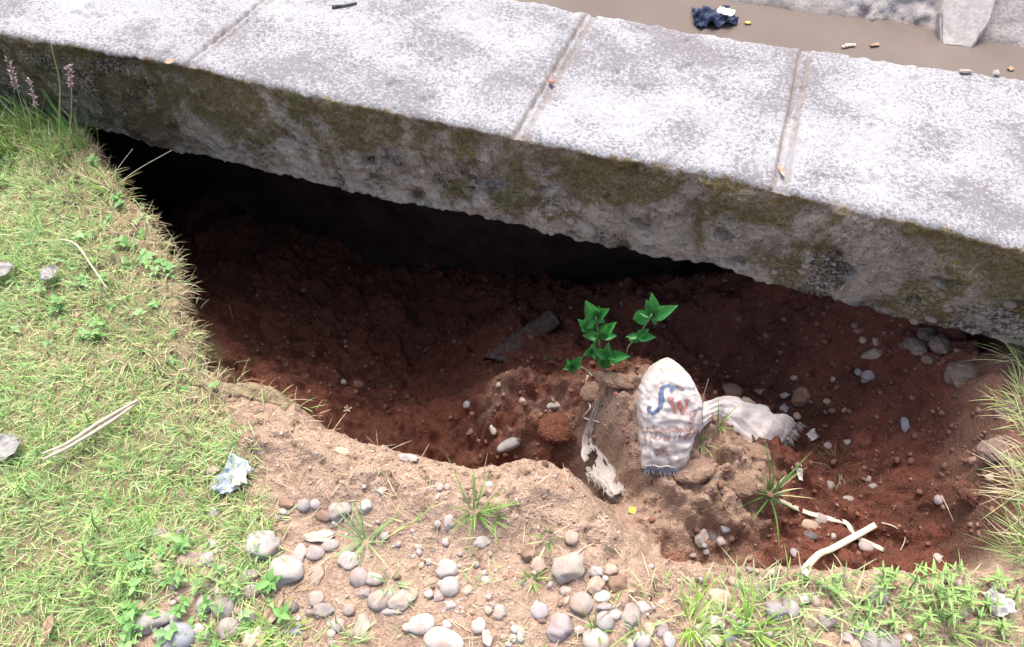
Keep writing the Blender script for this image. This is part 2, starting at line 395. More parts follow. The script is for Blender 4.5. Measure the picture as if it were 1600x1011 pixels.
Z = Zout*(1-k) + (zi+inrel)*k
ZM = Zout*(1-kc) + (zi+inrel)*kc
Z = np.where(Y > 0.36, np.minimum(Z, np.where(k > 0.5, Z, -0.06)), Z)
Z = np.where((Y > -0.03) & (k < 0.5), np.minimum(Z, np.where(Y > 0.02, -0.05, 0.03)), Z)
ZM = np.where(Y > 0.36, np.minimum(ZM, np.where(kc > 0.5, ZM, -0.06)), ZM)
ZM = np.where((Y > -0.03) & (kc < 0.5), np.minimum(ZM, np.where(Y > 0.02, -0.05, 0.03)), ZM)
ny, nx = X.shape
def hgt(x, y):
    x = np.asarray(x, float); y = np.asarray(y, float)
    i = np.clip(np.searchsorted(gx, x)-1, 0, nx-2); j = np.clip(np.searchsorted(gy, y)-1, 0, ny-2)
    tx = np.clip((x-gx[i])/(gx[i+1]-gx[i]), 0, 1); ty = np.clip((y-gy[j])/(gy[j+1]-gy[j]), 0, 1)
    return (Z[j, i]*(1-tx)+Z[j, i+1]*tx)*(1-ty) + (Z[j+1, i]*(1-tx)+Z[j+1, i+1]*tx)*ty
def hit(u, v):
    """where the line of sight of a photo pixel meets the ground"""
    d = ray(u, v); t = np.linspace(0.7, 5.0, 1800)
    q = CAM[None]+t[:, None]*d[None]; g = hgt(q[:, 0], q[:, 1])
    i = int(np.argmax(q[:, 2] < g)) or 1
    return q[i]
def nrm(x, y, e=0.02):
    n = np.array([hgt(x-e, y)-hgt(x+e, y), hgt(x, y-e)-hgt(x, y+e), 2*e]); return n/np.linalg.norm(n)

ii = np.arange(nx*ny).reshape(ny, nx)
quads = np.stack([ii[:-1, :-1], ii[:-1, 1:], ii[1:, 1:], ii[1:, :-1]], -1).reshape(-1, 4)
gm = mesh_np('ground', np.stack([X, Y, ZM], -1).reshape(-1, 3), quads)
# soil colour masks: red subsoil below the dry tan crust, thatch under the lawn
LAWN = np.array([P(u, v, 0)[:2] for u, v in [(-900, 60), (110, 165), (180, 283), (235, 338), (286, 440), (285, 500), (325, 585), (370, 660), (395, 730), (360, 790), (270, 830), (230, 900), (190, 960), (120, 1020), (-100, 1250), (-900, 1250)]])
lawn_sd = poly_sd(X, Y, LAWN)
mound_pts = P(1040, 720, -.2)[:2]
dm = np.hypot((X-mound_pts[0])/0.30, (Y-mound_pts[1])/0.26)
dry_mound = 1-sstep(0.7, 1.15, dm+0.25*fbm(X*7, Y*7, 71, 3))
redm = sstep(0.0, 0.06, np.maximum(sdr, sdc)+0.02*fbm(X*20, Y*20, 73, 3))
redm = redm*(1-0.75*dry_mound)*(1-.40*bank1*sstep(-.2, .3, fbm(X*10, Y*10, 76, 3)))
redm = np.maximum(redm, .75*sstep(.62, .74, X)*sstep(-.62, -.52, Y+.05*fbm(X*9, Y*9, 79, 3)))
redm = np.maximum(redm, 0.12+0.15*fbm(X*5, Y*5, 75, 3))
thm = sstep(-0.02, 0.06, lawn_sd+0.05*fbm(X*8, Y*8, 77, 3))
dp = P(1150, 610, -.45)[:2]; dp2 = P(1270, 680, -.45)[:2]
damp_shade = np.maximum(1-sstep(.4, 1.0, np.hypot((X-dp[0])/.16, (Y-dp[1])/.13)+.4*fbm(X*9, Y*9, 81, 3)), 0.8*(1-sstep(.5, 1.1, np.hypot((X-dp2[0])/.12, (Y-dp2[1])/.17)+.4*fbm(X*9, Y*9, 83, 3))))  # two placed patches: wet soil, with shade also put into its colour
damp_shade = np.maximum(damp_shade, sstep(0.25, 0.6, fbm(X*3.3, Y*3.3, 85, 4))*0.5*redm)
set_col(gm, 'soil', np.clip(np.stack([redm, thm, damp_shade], -1).reshape(-1, 3), 0, 1))
tag(obj('ground', gm, M['soil']), kind='structure')
# overhanging turf crust along the left rim: the soil below it has washed out
lm_ = (sdr < 0.004) & (sdc > -0.05) & (X < -0.85) & (X > -2.74) & (Y < 0.0)
qm = lm_.ravel()[quads].all(1)
lq = quads[qm]; used, inv = np.unique(lq.ravel(), return_inverse=True)
Xf, Yf, Zf = X.ravel()[used], Y.ravel()[used], Z.ravel()[used]
inn = sstep(0.0, -0.05, sdr.ravel()[used])
topz = Zf + 0.004; topz = np.maximum(topz, zo.ravel()[used]-0.03)
thick = 0.045+0.05*inn+0.03*fbm(Xf*18, Yf*18, 91, 3)
nu_ = len(used); inv = inv.reshape(-1, 4)
ed = np.sort(np.stack([inv, np.roll(inv, -1, 1)], -1).reshape(-1, 2), 1); eo = np.stack([inv, np.roll(inv, -1, 1)], -1).reshape(-1, 2)
_, first, cnts = np.unique(ed, axis=0, return_index=True, return_counts=True); be_ = eo[first[cnts == 1]]
side = np.stack([be_[:, 1], be_[:, 0], be_[:, 0]+nu_, be_[:, 1]+nu_], -1)
lv = np.vstack([np.stack([Xf, Yf, topz], -1), np.stack([Xf-0.02*inn, Yf, topz-thick], -1)])
lme = mesh_np('turf_edge', lv, np.vstack([inv, inv[:, ::-1]+nu_, side]))
set_col(lme, 'soil', np.vstack([np.tile([.15, .8, 0], (nu_, 1)), np.tile([.5, .5, .3], (nu_, 1))]).astype(float))
tag(obj('turf_edge', lme, M['soil']), kind='structure')

# ------------------------------------------------------------------ concrete walkway on the canal wall
ZT, WID = 0.33, 0.615
jl = []
for (a, b) in (((395, 22), (292, 103)), ((928, 22), (812, 210)), ((1262, 75), (1218, 290))):
    A = P(*a, ZT); B = P(*b, ZT); sl_ = (A[0]-B[0])/(A[1]-B[1]); jl.append((B[0]-sl_*B[1], sl_*0.8))
xs = np.concatenate([np.linspace(-12, -3.0, 40)[:-1], np.arange(-3.0, 1.6, 0.0055), np.linspace(1.6, 12, 40)])
te = np.array([P(u, v, ZT)[:2] for u, v in [(0, 50), (150, 76), (300, 103), (550, 160), (810, 214), (1000, 250), (1210, 294), (1400, 340), (1600, 388)]])
fe = np.array([P(u, v, ZT)[:2] for u, v in [(830, 0), (935, 20), (1060, 42), (1250, 72), (1400, 92), (1600, 120)]])
be = np.array([PY(u, v, 0)[[0, 2]] for u, v in [(150, 196), (280, 238), (450, 275), (620, 315), (800, 345), (960, 385), (1100, 410), (1250, 447), (1400, 480), (1560, 512)]])
yf = np.interp(xs, te[:, 0], te[:, 1]) + 0.007*fbm(xs*9, xs*0, 101, 4) + 0.006*fbm(xs*55, xs*0, 103, 2)
yb = np.interp(xs, fe[:, 0], fe[:, 1]) + 0.012*fbm(xs*7, xs*0, 105, 4) + 0.010*fbm(xs*40, xs*0, 107, 3)
zb = np.interp(xs, be[:, 0], be[:, 1]) + 0.016*fbm(xs*6, xs*0+5, 109, 4) + 0.011*fbm(xs*38, xs*0+3, 111, 3)
T = []                                                 # profile: (segment, parameter)
for q in np.linspace(0, 1, 8)[:-1]: T.append((0, q))   # back face, upwards
for q in np.linspace(0, 1, 108)[:-1]: T.append((1, q))  # top, towards the lawn
for q in np.linspace(0, 1, 62)[:-1]: T.append((2, q))  # front face, downwards
for q in np.linspace(0, 1, 22): T.append((3, q))       # underside
ns, npf = len(xs), len(T)
V = np.zeros((npf, ns, 3)); FC = np.zeros((npf, ns, 3))
jd = np.full((npf, ns), 9.0)
for r_, (sg, q) in enumerate(T):
    if sg == 0: y = yb*1.0+0.0; z = -0.0 + (ZT-0.012)*q + 0*xs; y = yb + 0.01*(1-q)
    elif sg == 1:
        y = yb+(yf-yb)*q; edge = np.minimum(q, 1-q)*WID
        z = ZT - 0.012*np.exp(-edge/0.008) + 0*xs
    elif sg == 2:
        y = yf - 0.010*math.sin(q*math.pi) - 0.012*q; z = (ZT-0.012) + (zb-(ZT-0.012))*q
    else:
        y = yf - 0.012 + (0.60-yf)*q; z = zb + 0.012*math.sin(min(q*6, 1)*math.pi/2) + 0*xs
    V[r_, :, 0] = xs; V[r_, :, 1] = y; V[r_, :, 2] = z
    fr = 0.0 if sg in (0, 1) else 1.0
    FC[r_, :, 0] = fr
    if sg == 1: FC[r_, :, 1] = 0.35*math.exp(-(1-q)*WID/0.05)+0.25*math.exp(-q*WID/0.06)
    if sg == 2: FC[r_, :, 1] = q
    if sg == 3: FC[r_, :, 1] = 1
    if sg == 1:
        for (b0, s0) in jl: jd[r_] = np.minimum(jd[r_], np.abs(xs-(b0+s0*y)))
x_, y_, z_ = V[..., 0], V[..., 1], V[..., 2]
seg = np.array([t_[0] for t_ in T])[:, None]; qq = np.array([t_[1] for t_ in T])[:, None]
isf = (seg == 2); ist = (seg == 1); isu = (seg == 3)
r1, r2, rid = worley(x_*34, z_*34, 121); chunk = np.clip(0.55-r1, 0, 1)
facen = 0.016*fbm(x_*7, z_*11, 123, 4) + 0.008*fbm(x_*28, z_*34, 125, 4, 0.65) + chunk*0.010*(rid > 0.82) + .0035*fbm(x_*85, z_*85, 129, 2)
holes = -0.03*sstep(0.42, 0.6, fbm(x_*13, z_*22, 127, 3))*sstep(0.2, 0.6, qq)
fade = np.where(isf, sstep(0.0, 0.06, qq), 0)
V[..., 1] -= (facen+holes)*fade
ti = np.argmax(isf[:, 0])
topn = 0.004*fbm(x_*5, y_*5, 131, 3) + 0.0022*fbm(x_*40, y_*40, 133, 3) - 0.006*sstep(0.45, 0.6, fbm(x_*22, y_*22, 135, 3))
gr = -0.009*np.exp(-((jd-0.013-.003*fbm(x_*9, y_*9, 147, 3))/0.0058)**2)*(.4+.8*vn(x_*11, y_*11, 149)) - 0.0035*(jd < 0.015) + 0.004*fbm(x_*60, y_*60, 137, 2)*(jd < 0.03)
V[..., 2] += np.where(ist, topn+gr*(np.minimum(qq, 1)*1.0 > 0.0), 0)
V[..., 2] += np.where(isu, 0.02*fbm(x_*8, y_*8, 139, 4)*sstep(0, .1, qq), 0)
FC[..., 2] = np.where(ist, np.clip(np.exp(-((jd-0.015)/0.006)**2)+0.12*(jd < 0.015), 0, 1), 0)
FC[..., 2] = np.where(isf, 1-sstep(-1.9, -1.2, x_+.2*fbm(x_*3, z_*3, 145, 3)), FC[..., 2])
# ragged top edge: let the mossy face bite into the pale top here and there
bite = 0.001+0.018*fbm(x_*34, x_*0, 141, 4)
FC[..., 0] = np.where(ist & ((1-qq)*WID < np.clip(bite, 0, 1)), 0.75, FC[..., 0])
lip_keep = np.where(isf & (qq*0.33 < np.clip(-0.004+0.018*fbm(x_*30, x_*0, 143, 4), 0, 1)), 0.3, 1.0)
FC[..., 0] *= lip_keep
vi = np.arange(npf*ns).reshape(npf, ns)
qd = np.stack([vi[:-1, :-1], vi[1:, :-1], vi[1:, 1:], vi[:-1, 1:]], -1)     # (npf-1, ns-1, 4)
xc = 0.5*(x_[:-1, :-1]+x_[:-1, 1:]); yc = y_[:-1, :-1]; jc = jd[:-1, :-1]
panel = np.zeros(xc.shape, int)
for (b0, s0) in jl: panel += (xc > b0+s0*yc)
panel = np.where((jc < 0.016) & ist[:-1], 10 + np.argmin(np.stack([np.abs(xc-(b0+s0*yc)) for (b0, s0) in jl]), 0), panel)
walk = empty('concrete_walkway', (-0.5, 0.3, 0.0))
tag(walk, 'pale weathered concrete walkway with a mossy edge overhanging the washed-out hole', 'walkway')
Vf = V.reshape(-1, 3); Ff = np.clip(FC.reshape(-1, 3), 0, 1)
for pid in sorted(set(panel.ravel().tolist())):
    fq = qd[panel == pid]; used, inv = np.unique(fq.ravel(), return_inverse=True)
    me = mesh_np('slab_panel' if pid < 10 else 'joint_strip', Vf[used], inv.reshape(-1, 4))
    set_col(me, 'face', Ff[used])
    child('slab_panel' if pid < 10 else 'joint_strip', me, M['concrete'], walk)
# canal wall below the walkway (its inner face shows dimly at the back of the hole)
def box_mesh(name, x0, x1, y0, y1, z0, z1, n=(2, 2, 2), amp=0.0, fr=3, seed=0):
    bm = bmesh.new(); bmesh.ops.create_cube(bm, size=1)
    for v in bm.verts: v.co = Vector(((x0+x1)/2+v.co.x*(x1-x0), (y0+y1)/2+v.co.y*(y1-y0), (z0+z1)/2+v.co.z*(z1-z0)))
    me = bpy.data.meshes.new(name); bm.to_mesh(me); bm.free(); return me
M['wallc'] = mat_plain('canal_wall_concrete', (0.045, 0.027, 0.020), 0.98, 0.08, 9, 0.02, 0.02)  # near-black base colour puts the darkness of the hole into the concrete
def rough_grid(name, org, du, dv, nu, nv, amp, seed, fr=6):
    """a subdivided, roughened sheet; normal displacement"""
    du = np.array(du, float); dv = np.array(dv, float); n = np.cross(du, dv); n /= np.linalg.norm(n)
    a, b = np.meshgrid(np.linspace(0, 1, nu), np.linspace(0, 1, nv), indexing='xy')
    lu, lv = np.linalg.norm(du), np.linalg.norm(dv)
    p = np.array(org)[None, None]+a[..., None]*du+b[..., None]*dv
    p = p + n*(amp*fbm(a*lu*fr, b*lv*fr, seed, 5, 0.6))[..., None]
    i = np.arange(nu*nv).reshape(nv, nu)
    q = np.stack([i[:-1, :-1], i[:-1, 1:], i[1:, 1:], i[1:, :-1]], -1).reshape(-1, 4)
    return mesh_np(name, p.reshape(-1, 3), q)
wl = empty('canal_wall', (0, 0.5, -1.2))
tag(wl, 'dim concrete canal wall at the back of the hole under the walkway', 'wall')
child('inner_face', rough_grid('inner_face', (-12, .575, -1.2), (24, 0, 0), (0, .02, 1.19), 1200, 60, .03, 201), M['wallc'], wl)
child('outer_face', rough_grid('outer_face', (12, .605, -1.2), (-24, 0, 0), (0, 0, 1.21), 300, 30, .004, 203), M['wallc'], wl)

# ------------------------------------------------------------------ canal
WZ = -0.30
t = NT('muddy_water'); p = t.pos()
c = t.mix(t.ramp(t.noise(p, 1.8, 4), 0.35, 0.65), (0.13, 0.108, 0.094), (0.155, 0.128, 0.11))
M['water'] = t.bsdf(c, 0.08, 0.5, t.bump(t.noise(p, 9, 3), 0.25, 0.01))
wm = mesh_np('canal_water', [(-40, .60, WZ), (40, .60, WZ), (40, 2.3, WZ), (-40, 2.3, WZ)], [(0, 1, 2, 3)])
tag(obj('canal_water', wm, M['water']), kind='structure')
t = NT('bank_concrete'); p = t.pos(); n = t.noise(p, 5, 5, 0.6); n2 = t.noise(p, 70, 4, 0.65)
c = t.mix(t.ramp(n, 0.35, 0.65), (0.40, 0.365, 0.35), (0.50, 0.465, 0.45))
c = t.mix(t.ramp(n2, 0.5, 0.35, 0, 0.5), c, (0.17, 0.14, 0.125))
pz = t.n('ShaderNodeSeparateXYZ', {0: p}).outputs[2]
c = t.mix(t.ramp(t.math('ADD', pz, t.math('MULTIPLY', n, 0.06)), -0.24, -0.285, 0, 0.7), c, (0.12, 0.095, 0.075))
M['bank'] = t.bsdf(c, 0.95, 0.1, t.bump(n2, 0.5, 0.01))
far_y = 1.92
bank = empty('canal_bank_wall', (0.5, far_y, WZ))
tag(bank, 'grey sloping concrete wall along the far side of the canal', 'wall')
bx = np.concatenate([np.linspace(-40, -1.5, 60)[:-1], np.arange(-1.5, 2.6, 0.014), np.linspace(2.6, 40, 60)])
bt = np.linspace(0, 1, 70)
BX, BT = np.meshgrid(bx, bt, indexing='xy')
BY = far_y-0.15 + BT*0.9; BZ = WZ-0.1 + BT*0.85
und = (P(1395, 30, WZ)[0])
eat = np.exp(-((BX-und)/0.20)**2)*sstep(0.36, 0.12, BT)     # the toe is broken away here
BY += 0.02*fbm(BX*3, BT*3, 301, 4) + 0.008*fbm(BX*25, BT*25, 303, 3) + eat*(0.05+0.055*fbm(BX*22, BT*16, 305, 5, .7))
bi = np.arange(BX.size).reshape(BX.shape)
child('wall_face', mesh_np('wall_face', np.stack([BX, BY, BZ], -1).reshape(-1, 3), np.stack([bi[:-1, :-1], bi[:-1, 1:], bi[1:, 1:], bi[1:, :-1]], -1).reshape(-1, 4)), M['bank'], bank)
tag(obj('far_ground', mesh_np('far_ground', [(-40, far_y+.86, .446), (40, far_y+.86, .446), (40, 60, .446), (-40, 60, .446)], [(0, 1, 2, 3)]), M['soil'], None), kind='structure')
M['buttress'] = mat_plain('buttress_concrete', (0.50, 0.465, 0.44), 0.95, 0.25, 40, 0.006, 0.1)
bx0, bx1 = P(1457, 38, WZ)[0], P(1532, 44, WZ)[0]
bm = bmesh.new()
w2 = (bx1-bx0)/2; prof = [(-w2, .10), (-w2, .9), (w2, .9), (w2, .10), (w2*0.62, -.0), (-w2*0.62, -.0)]
lo = []; hi = []
for (a, s_) in prof:
    yy = far_y-0.16+s_*0.9; zz = WZ-0.1+s_*0.85
    lo.append(bm.verts.new(((bx0+bx1)/2+a, yy+0.16, zz-0.02))); hi.append(bm.verts.new(((bx0+bx1)/2+a, yy+0.04, zz+0.095)))
bm.faces.new(hi); bm.faces.new(list(reversed(lo)))
for i in range(6):
    j = (i+1) % 6; bm.faces.new([lo[i], lo[j], hi[j], hi[i]])
bmesh.ops.recalc_face_normals(bm, faces=bm.faces)
bmesh.ops.bevel(bm, geom=list(bm.edges), offset=0.008, segments=2, affect='EDGES')
bmesh.ops.subdivide_edges(bm, edges=list(bm.edges), cuts=3, use_grid_fill=True)
for v in bm.verts: v.co += Vector([random.uniform(-.002, .002) for _ in range(3)])
me = bpy.data.meshes.new('buttress'); bm.to_mesh(me); bm.free()
child('buttress', me, M['buttress'], bank)

# ------------------------------------------------------------------ stones
def pebble_mesh(seed, ang=0.0, sub=3, flat=0.7):
    r = np.random.default_rng(seed)
    bm = bmesh.new(); bmesh.ops.create_icosphere(bm, subdivisions=sub, radius=0.5)
    a = r.normal(size=(10, 3)); a /= np.linalg.norm(a, axis=1)[:, None]; cut = r.uniform(0.36, 0.47, 10) - 0.06*ang
    off = r.uniform(0, 50, 2)
    for v in bm.verts:
        n = np.array(v.co); L = 1.0
        for kk in range(10 if ang > 0 else 5):
            d = n@a[kk]
            if d > cut[kk]: n = n - a[kk]*(d-cut[kk])*(0.85 if ang > 0 else 0.6)
        n = n*(1+0.09*float(fbm(np.array([n[0]*5+off[0]]), np.array([n[1]*5+n[2]*4+off[1]]), seed, 3)[0])*(1+ang*1.5))
        v.co = Vector(n)
    me = bpy.data.meshes.new('pebble'); bm.to_mesh(me); bm.free()
    me.polygons.foreach_set('use_smooth', np.ones(len(me.polygons), bool)); me.materials.append(M['pebble']); return me
ROUND = [pebble_mesh(400+i) for i in range(9)]
ANG = [pebble_mesh(450+i, 1.0) for i in range(6)]
def clod_mesh(seed):
    bm = bmesh.new(); bmesh.ops.create_icosphere(bm, subdivisions=5, radius=0.5); co = np.array([v.co for v in bm.verts])
    a, b, c = co.T; o1 = seed*3.1
    d = .26*fbm(a*3+o1+c*2, b*3-c*2.3, seed, 4, .55)+.10*np.abs(fbm(a*9+c*7+o1, b*9+c*5, seed+1, 3))
    w1, _, wid_ = worley(a*6+c*4+o1, b*6-c*5, seed); d = d+.10*np.clip(.6-w1, 0, 1)*(wid_ > .3)
    co = co*(1+d)[:, None]; co[:, 2] = np.where(co[:, 2] < -.2, -.2+(co[:, 2]+.2)*.3, co[:, 2])
    for v, q in zip(bm.verts, co): v.co = q
    me = bpy.data.meshes.new('earth_clod'); bm.to_mesh(me); bm.free(); me.polygons.foreach_set('use_smooth', np.ones(len(me.polygons), bool)); me.materials.append(M['clod']); return me
t = NT('earth_clod'); p = t.pos(); cb = t.n('ShaderNodeObjectInfo').outputs['Color']; n2 = t.noise(p, 60, 5, .65); n3 = t.noise(p, 260, 3, .6)
c = t.mix(t.ramp(n2, .35, .7), t.mix(1.0, cb, (.6, .55, .5), 'MULTIPLY'), cb); c = t.mix(t.ramp(n3, .56, .72, 0, .45), c, (.48, .36, .29)); c = t.mix(t.ramp(n3, .42, .28, 0, .6), c, (.08, .045, .03))
M['clod'] = t.bsdf(c, .95, .1, t.bump(t.math('ADD', n2, t.math('MULTIPLY', n3, .5)), 1.0, .010))
CLOD = [clod_mesh(480+i) for i in range(6)]
PAL = {'white': (0.47, 0.44, 0.415), 'pale grey': (0.38, 0.36, 0.35), 'grey': (0.30, 0.285, 0.28), 'blue grey': (0.30, 0.33, 0.37), 'tan': (0.42, 0.33, 0.26),
       'mauve': (0.35, 0.305, 0.29), 'pinkish': (0.46, 0.39, 0.35), 'cream': (0.43, 0.385, 0.32), 'dark grey': (0.12, 0.115, 0.12), 'brown': (0.24, 0.15, 0.11), 'red brown': (0.22, 0.10, 0.07)}
KEY = dict(w='white', p='pale grey', g='grey', b='blue grey', t='tan', m='mauve', k='pinkish', c='cream', d='dark grey', n='brown', r='red brown')
# u, v, width px, height px, colour key, shape (o round, a angular)
ST = '''407 848 58 44 p a|446 887 56 50 p a|350 945 36 32 m o|387 961 27 25 p o|357 978 36 31 m o|277 990 56 44 b o|236 966 62 38 g a|398 994 46 38 c a|386 897 23 19 w o|398 891 17 26 m o
393 921 26 20 m o|320 941 26 28 p o|323 868 24 26 p o|296 871 36 28 t o|246 832 28 20 p o|264 841 21 17 t o|286 827 18 15 p o|334 798 21 17 p o|332 734 24 14 t o|338 750 15 21 p o
448 784 30 17 n a|475 787 21 19 g o|493 786 16 16 m o|250 866 28 22 t o|250 887 24 19 t o|273 960 17 24 w o|311 980 22 18 k o|330 848 17 13 p o|214 946 30 20 t o|464 985 21 15 b o
455 946 25 19 d o|468 862 26 36 k a|531 795 38 32 p a|571 788 24 22 w a|507 803 25 17 n o|493 861 30 23 m o|517 850 27 19 m o|542 873 38 28 w a|496 895 21 36 t o|562 898 30 28 m o
584 902 29 19 k o|571 925 19 17 m o|591 935 31 30 m o|628 934 42 31 k a|607 927 15 17 m o|611 955 36 12 g o|646 926 15 13 t o|659 970 42 30 w o|693 996 62 36 w o|699 973 18 22 p o
637 979 17 13 k o|545 950 20 17 m o|503 952 38 22 g o|495 932 25 23 k o|528 973 24 21 m o|518 988 14 14 k o|566 975 27 44 c a|698 886 34 32 w a|703 912 30 30 w o|686 929 16 19 m o
704 943 21 18 p a|730 921 21 19 k o|757 905 17 12 w o|780 955 26 26 p a|748 974 22 23 w o|760 995 17 26 w o|805 981 14 13 w o|814 989 13 21 w o|802 995 11 13 w o|752 845 29 22 w o
843 951 29 25 p o|846 967 17 13 n o|873 975 46 42 m a|890 880 54 46 c a|884 920 17 11 k o|893 837 21 21 t o|827 861 24 26 n a|839 880 26 26 t a|687 760 13 13 p o|699 760 11 11 m o
702 812 17 25 m a|684 817 10 11 p o|639 714 32 17 p a|596 765 19 12 p a|764 757 13 12 w o|771 670 11 16 w o|532 704 29 15 t a|909 938 37 35 m o|941 930 27 19 w o|945 967 28 29 p o
931 995 42 34 c o|948 948 31 11 g o|961 958 19 15 w o|931 910 28 29 t a|966 908 30 30 n a|954 888 21 21 t a|930 891 24 15 p o|946 903 13 9 w o|984 957 34 42 m a|1004 945 25 27 p a
1003 996 28 24 p o|984 1005 13 15 w o|1034 979 22 34 m a|1045 996 19 25 p o|1014 979 17 21 t o|905 983 17 13 m o|1111 998 38 28 w a|1123 930 38 26 t o|1087 943 23 12 t o|1141 964 31 21 m o
1116 968 21 19 p o|1145 906 16 15 t o|1210 948 36 32 g a|1235 944 25 32 g o|1141 993 21 19 b o|1096 836 20 29 g o|1112 838 15 15 d o|1132 824 17 17 b a|1126 844 17 15 m o|1141 838 13 15 t o
1100 851 9 9 g o|1082 867 13 8 t o|1103 861 10 10 g o|1241 862 13 15 g o|1291 962 27 38 g o|1352 988 29 42 m o|1386 998 38 32 g o|1370 927 32 36 m o|1321 995 23 17 m o|1337 1005 19 15 t o
1255 934 21 17 w a|1275 937 17 17 k o|1266 968 25 25 t o|1464 871 19 18 p o|1352 852 22 18 m o|1282 808 21 19 m o|1264 818 30 17 t o|1266 835 21 15 d o|1302 836 9 11 w o|1325 778 17 10 p o
1295 757 19 17 m a|1364 758 12 10 p o|1355 747 14 13 m o|1466 780 15 15 m o|1546 746 15 13 t o|1520 717 19 15 r a|1414 661 14 27 b o|1503 956 15 15 p o|1271 680 13 14 p a|1293 695 12 11 m o
1366 550 38 16 t a|1357 583 21 17 p o|1341 580 11 12 p o|1352 593 14 8 p o|1348 529 11 11 t o|1368 531 9 14 t o|1225 636 16 19 b o|1245 649 12 12 t o|1251 616 34 30 n a|1227 616 17 10 k a
1292 626 11 9 t o|1301 592 9 9 t o|864 631 28 14 p a|1167 630 34 22 t a|730 631 13 13 b o|817 624 11 10 p o|537 596 10 9 m o|561 599 18 14 n a|1325 690 12 10 g o|1320 640 9 9 t o
780 600 10 9 t o|905 560 9 9 m o|1186 612 22 15 n o|1142 610 40 30 n o|1340 515 12 10 n o|1300 640 11 9 n o|1240 590 10 8 t o'''
stones = []
for it in ST.replace('\n', '|').split('|'):
    u, v, wp, hp, kc, sh = it.split(); stones.append((float(u), float(v), float(wp), float(hp), KEY[kc], sh))
LM = [('blue plastic scrap', 368, 747), ('straw stalk', 150, 690), ('lawn weed', 150, 850), ('bottom left corner', 60, 1011), ('lower left corner tuft', 440, 985),
      ('grass tuft on the rim', 742, 800), ('bottom edge centre', 760, 1011), ('yellow leaf', 988, 798), ('lettered sandbag', 1045, 650), ('torn grey sack cloth', 945, 730), ('wooden plank', 805, 545),
      ('white plastic strap', 1310, 845), ('lower right weeds', 1430, 930), ('dry right bank tuft', 1570, 760), ('frayed sack mouth', 1220, 680), ('rough earth lumps', 1440, 535), ('dark green herb', 950, 520), ('splayed grass tuft', 572, 850), ('bottom edge below the sandbag', 1010, 1011)]
ORD = ['nearest', 'second nearest', 'third nearest', 'fourth nearest', 'fifth nearest', 'sixth nearest', 'seventh nearest', 'eighth nearest', 'ninth nearest', 'tenth nearest', 'eleventh nearest', 'twelfth nearest']
cnt = {}
info = []
for s_ in stones:
    u, v, wp, hp, cn, sh = s_
    d = [math.hypot(u-a, v-b) for _, a, b in LM]; i = int(np.argmin(d)); info.append((d[i], i, s_))
info.sort(key=lambda q: q[0])
for dd, li, (u, v, wp, hp, cn, sh) in info:
    q = hit(u, v+hp*0.18); s = pxm(q)
    x, y = q[0], q[1]; wm_, hm = wp*s, hp*s
    me = random.choice(ROUND if sh == 'o' and random.random() < .72 else ANG)
    o = obj('pebble', me)
    yaw = math.atan2(c_r[1], c_r[0]) + random.uniform(-.25, .25)
    tz = min(hm*0.8, wm_*0.75); ty = hm*1.05
    o.scale = (wm_*1.06, ty*1.06, tz*1.0)
    n = nrm(x, y, 0.03); n = n*0.6+np.array([0, 0, .4]); n /= np.linalg.norm(n)
    qn = Vector((0, 0, 1)).rotation_difference(Vector(n))
    o.rotation_mode = 'QUATERNION'
    o.rotation_quaternion = qn @ Matrix.Rotation(yaw, 3, 'Z').to_quaternion() @ Matrix.Rotation(random.uniform(-.15, .15), 3, 'X').to_quaternion()
    pc = np.array([x, y, hgt(x, y)]) + n*tz*0.08
    o.location = pc
    b = PAL[cn]; jv = random.uniform(0.88, 1.12); o.color = (b[0]*jv, b[1]*jv*random.uniform(.97, 1.03), b[2]*jv*random.uniform(.95, 1.05), 1)
    kcn = (li, cn); r_ = cnt.get(kcn, 0); cnt[kcn] = r_+1
    shape = 'angular' if sh == 'a' else ('long' if wp > 1.7*hp or hp > 1.5*wp else 'round')
    size = 'large' if max(wp, hp) > 35 else ('small' if max(wp, hp) < 18 else 'medium')
    lb = f'{size} {shape} {cn} stone, {ORD[min(r_, 11)]} {cn} one to the {LM[li][0]}'
    if len(lb.split()) > 16: lb = f'{shape} {cn} stone, {ORD[min(r_, 11)]} {cn} one to {LM[li][0]}'
    tag(o, lb, 'stone', 'loose stones on the soil')

# long grey stone in the hole and lumps of earth
def lump(name, u, v, wp, hp, col, label, cat, meshes=CLOD, tilt=0.0, sink=0.2, zs=0.75, group=None, soil=False):
    q = hit(u, v+hp*0.15); s = pxm(q)
    o = obj(name, random.choice(meshes)); o.scale = (wp*s*1.08, hp*s*1.1, min(wp, hp)*s*zs*1.1)
    o.rotation_euler = (random.uniform(-.2, .2), random.uniform(-.2, .2), math.atan2(c_r[1], c_r[0])+tilt)
    o.location = (q[0], q[1], hgt(q[0], q[1])+min(wp, hp)*s*zs*(0.5-sink)); o.color = (*col, 1)
    return tag(o, label, cat, group)
lump('long_stone', 800, 694, 54, 17, (0.27, 0.265, 0.27), 'long smooth grey stone lying slanted below the earth lip in the hole', 'stone', [pebble_mesh(520, 0)], 0.55, 0.1, 0.95)
E1 = (0.31, 0.215, 0.16); E2 = (0.38, 0.265, 0.20); E3 = (0.15, 0.06, 0.04)
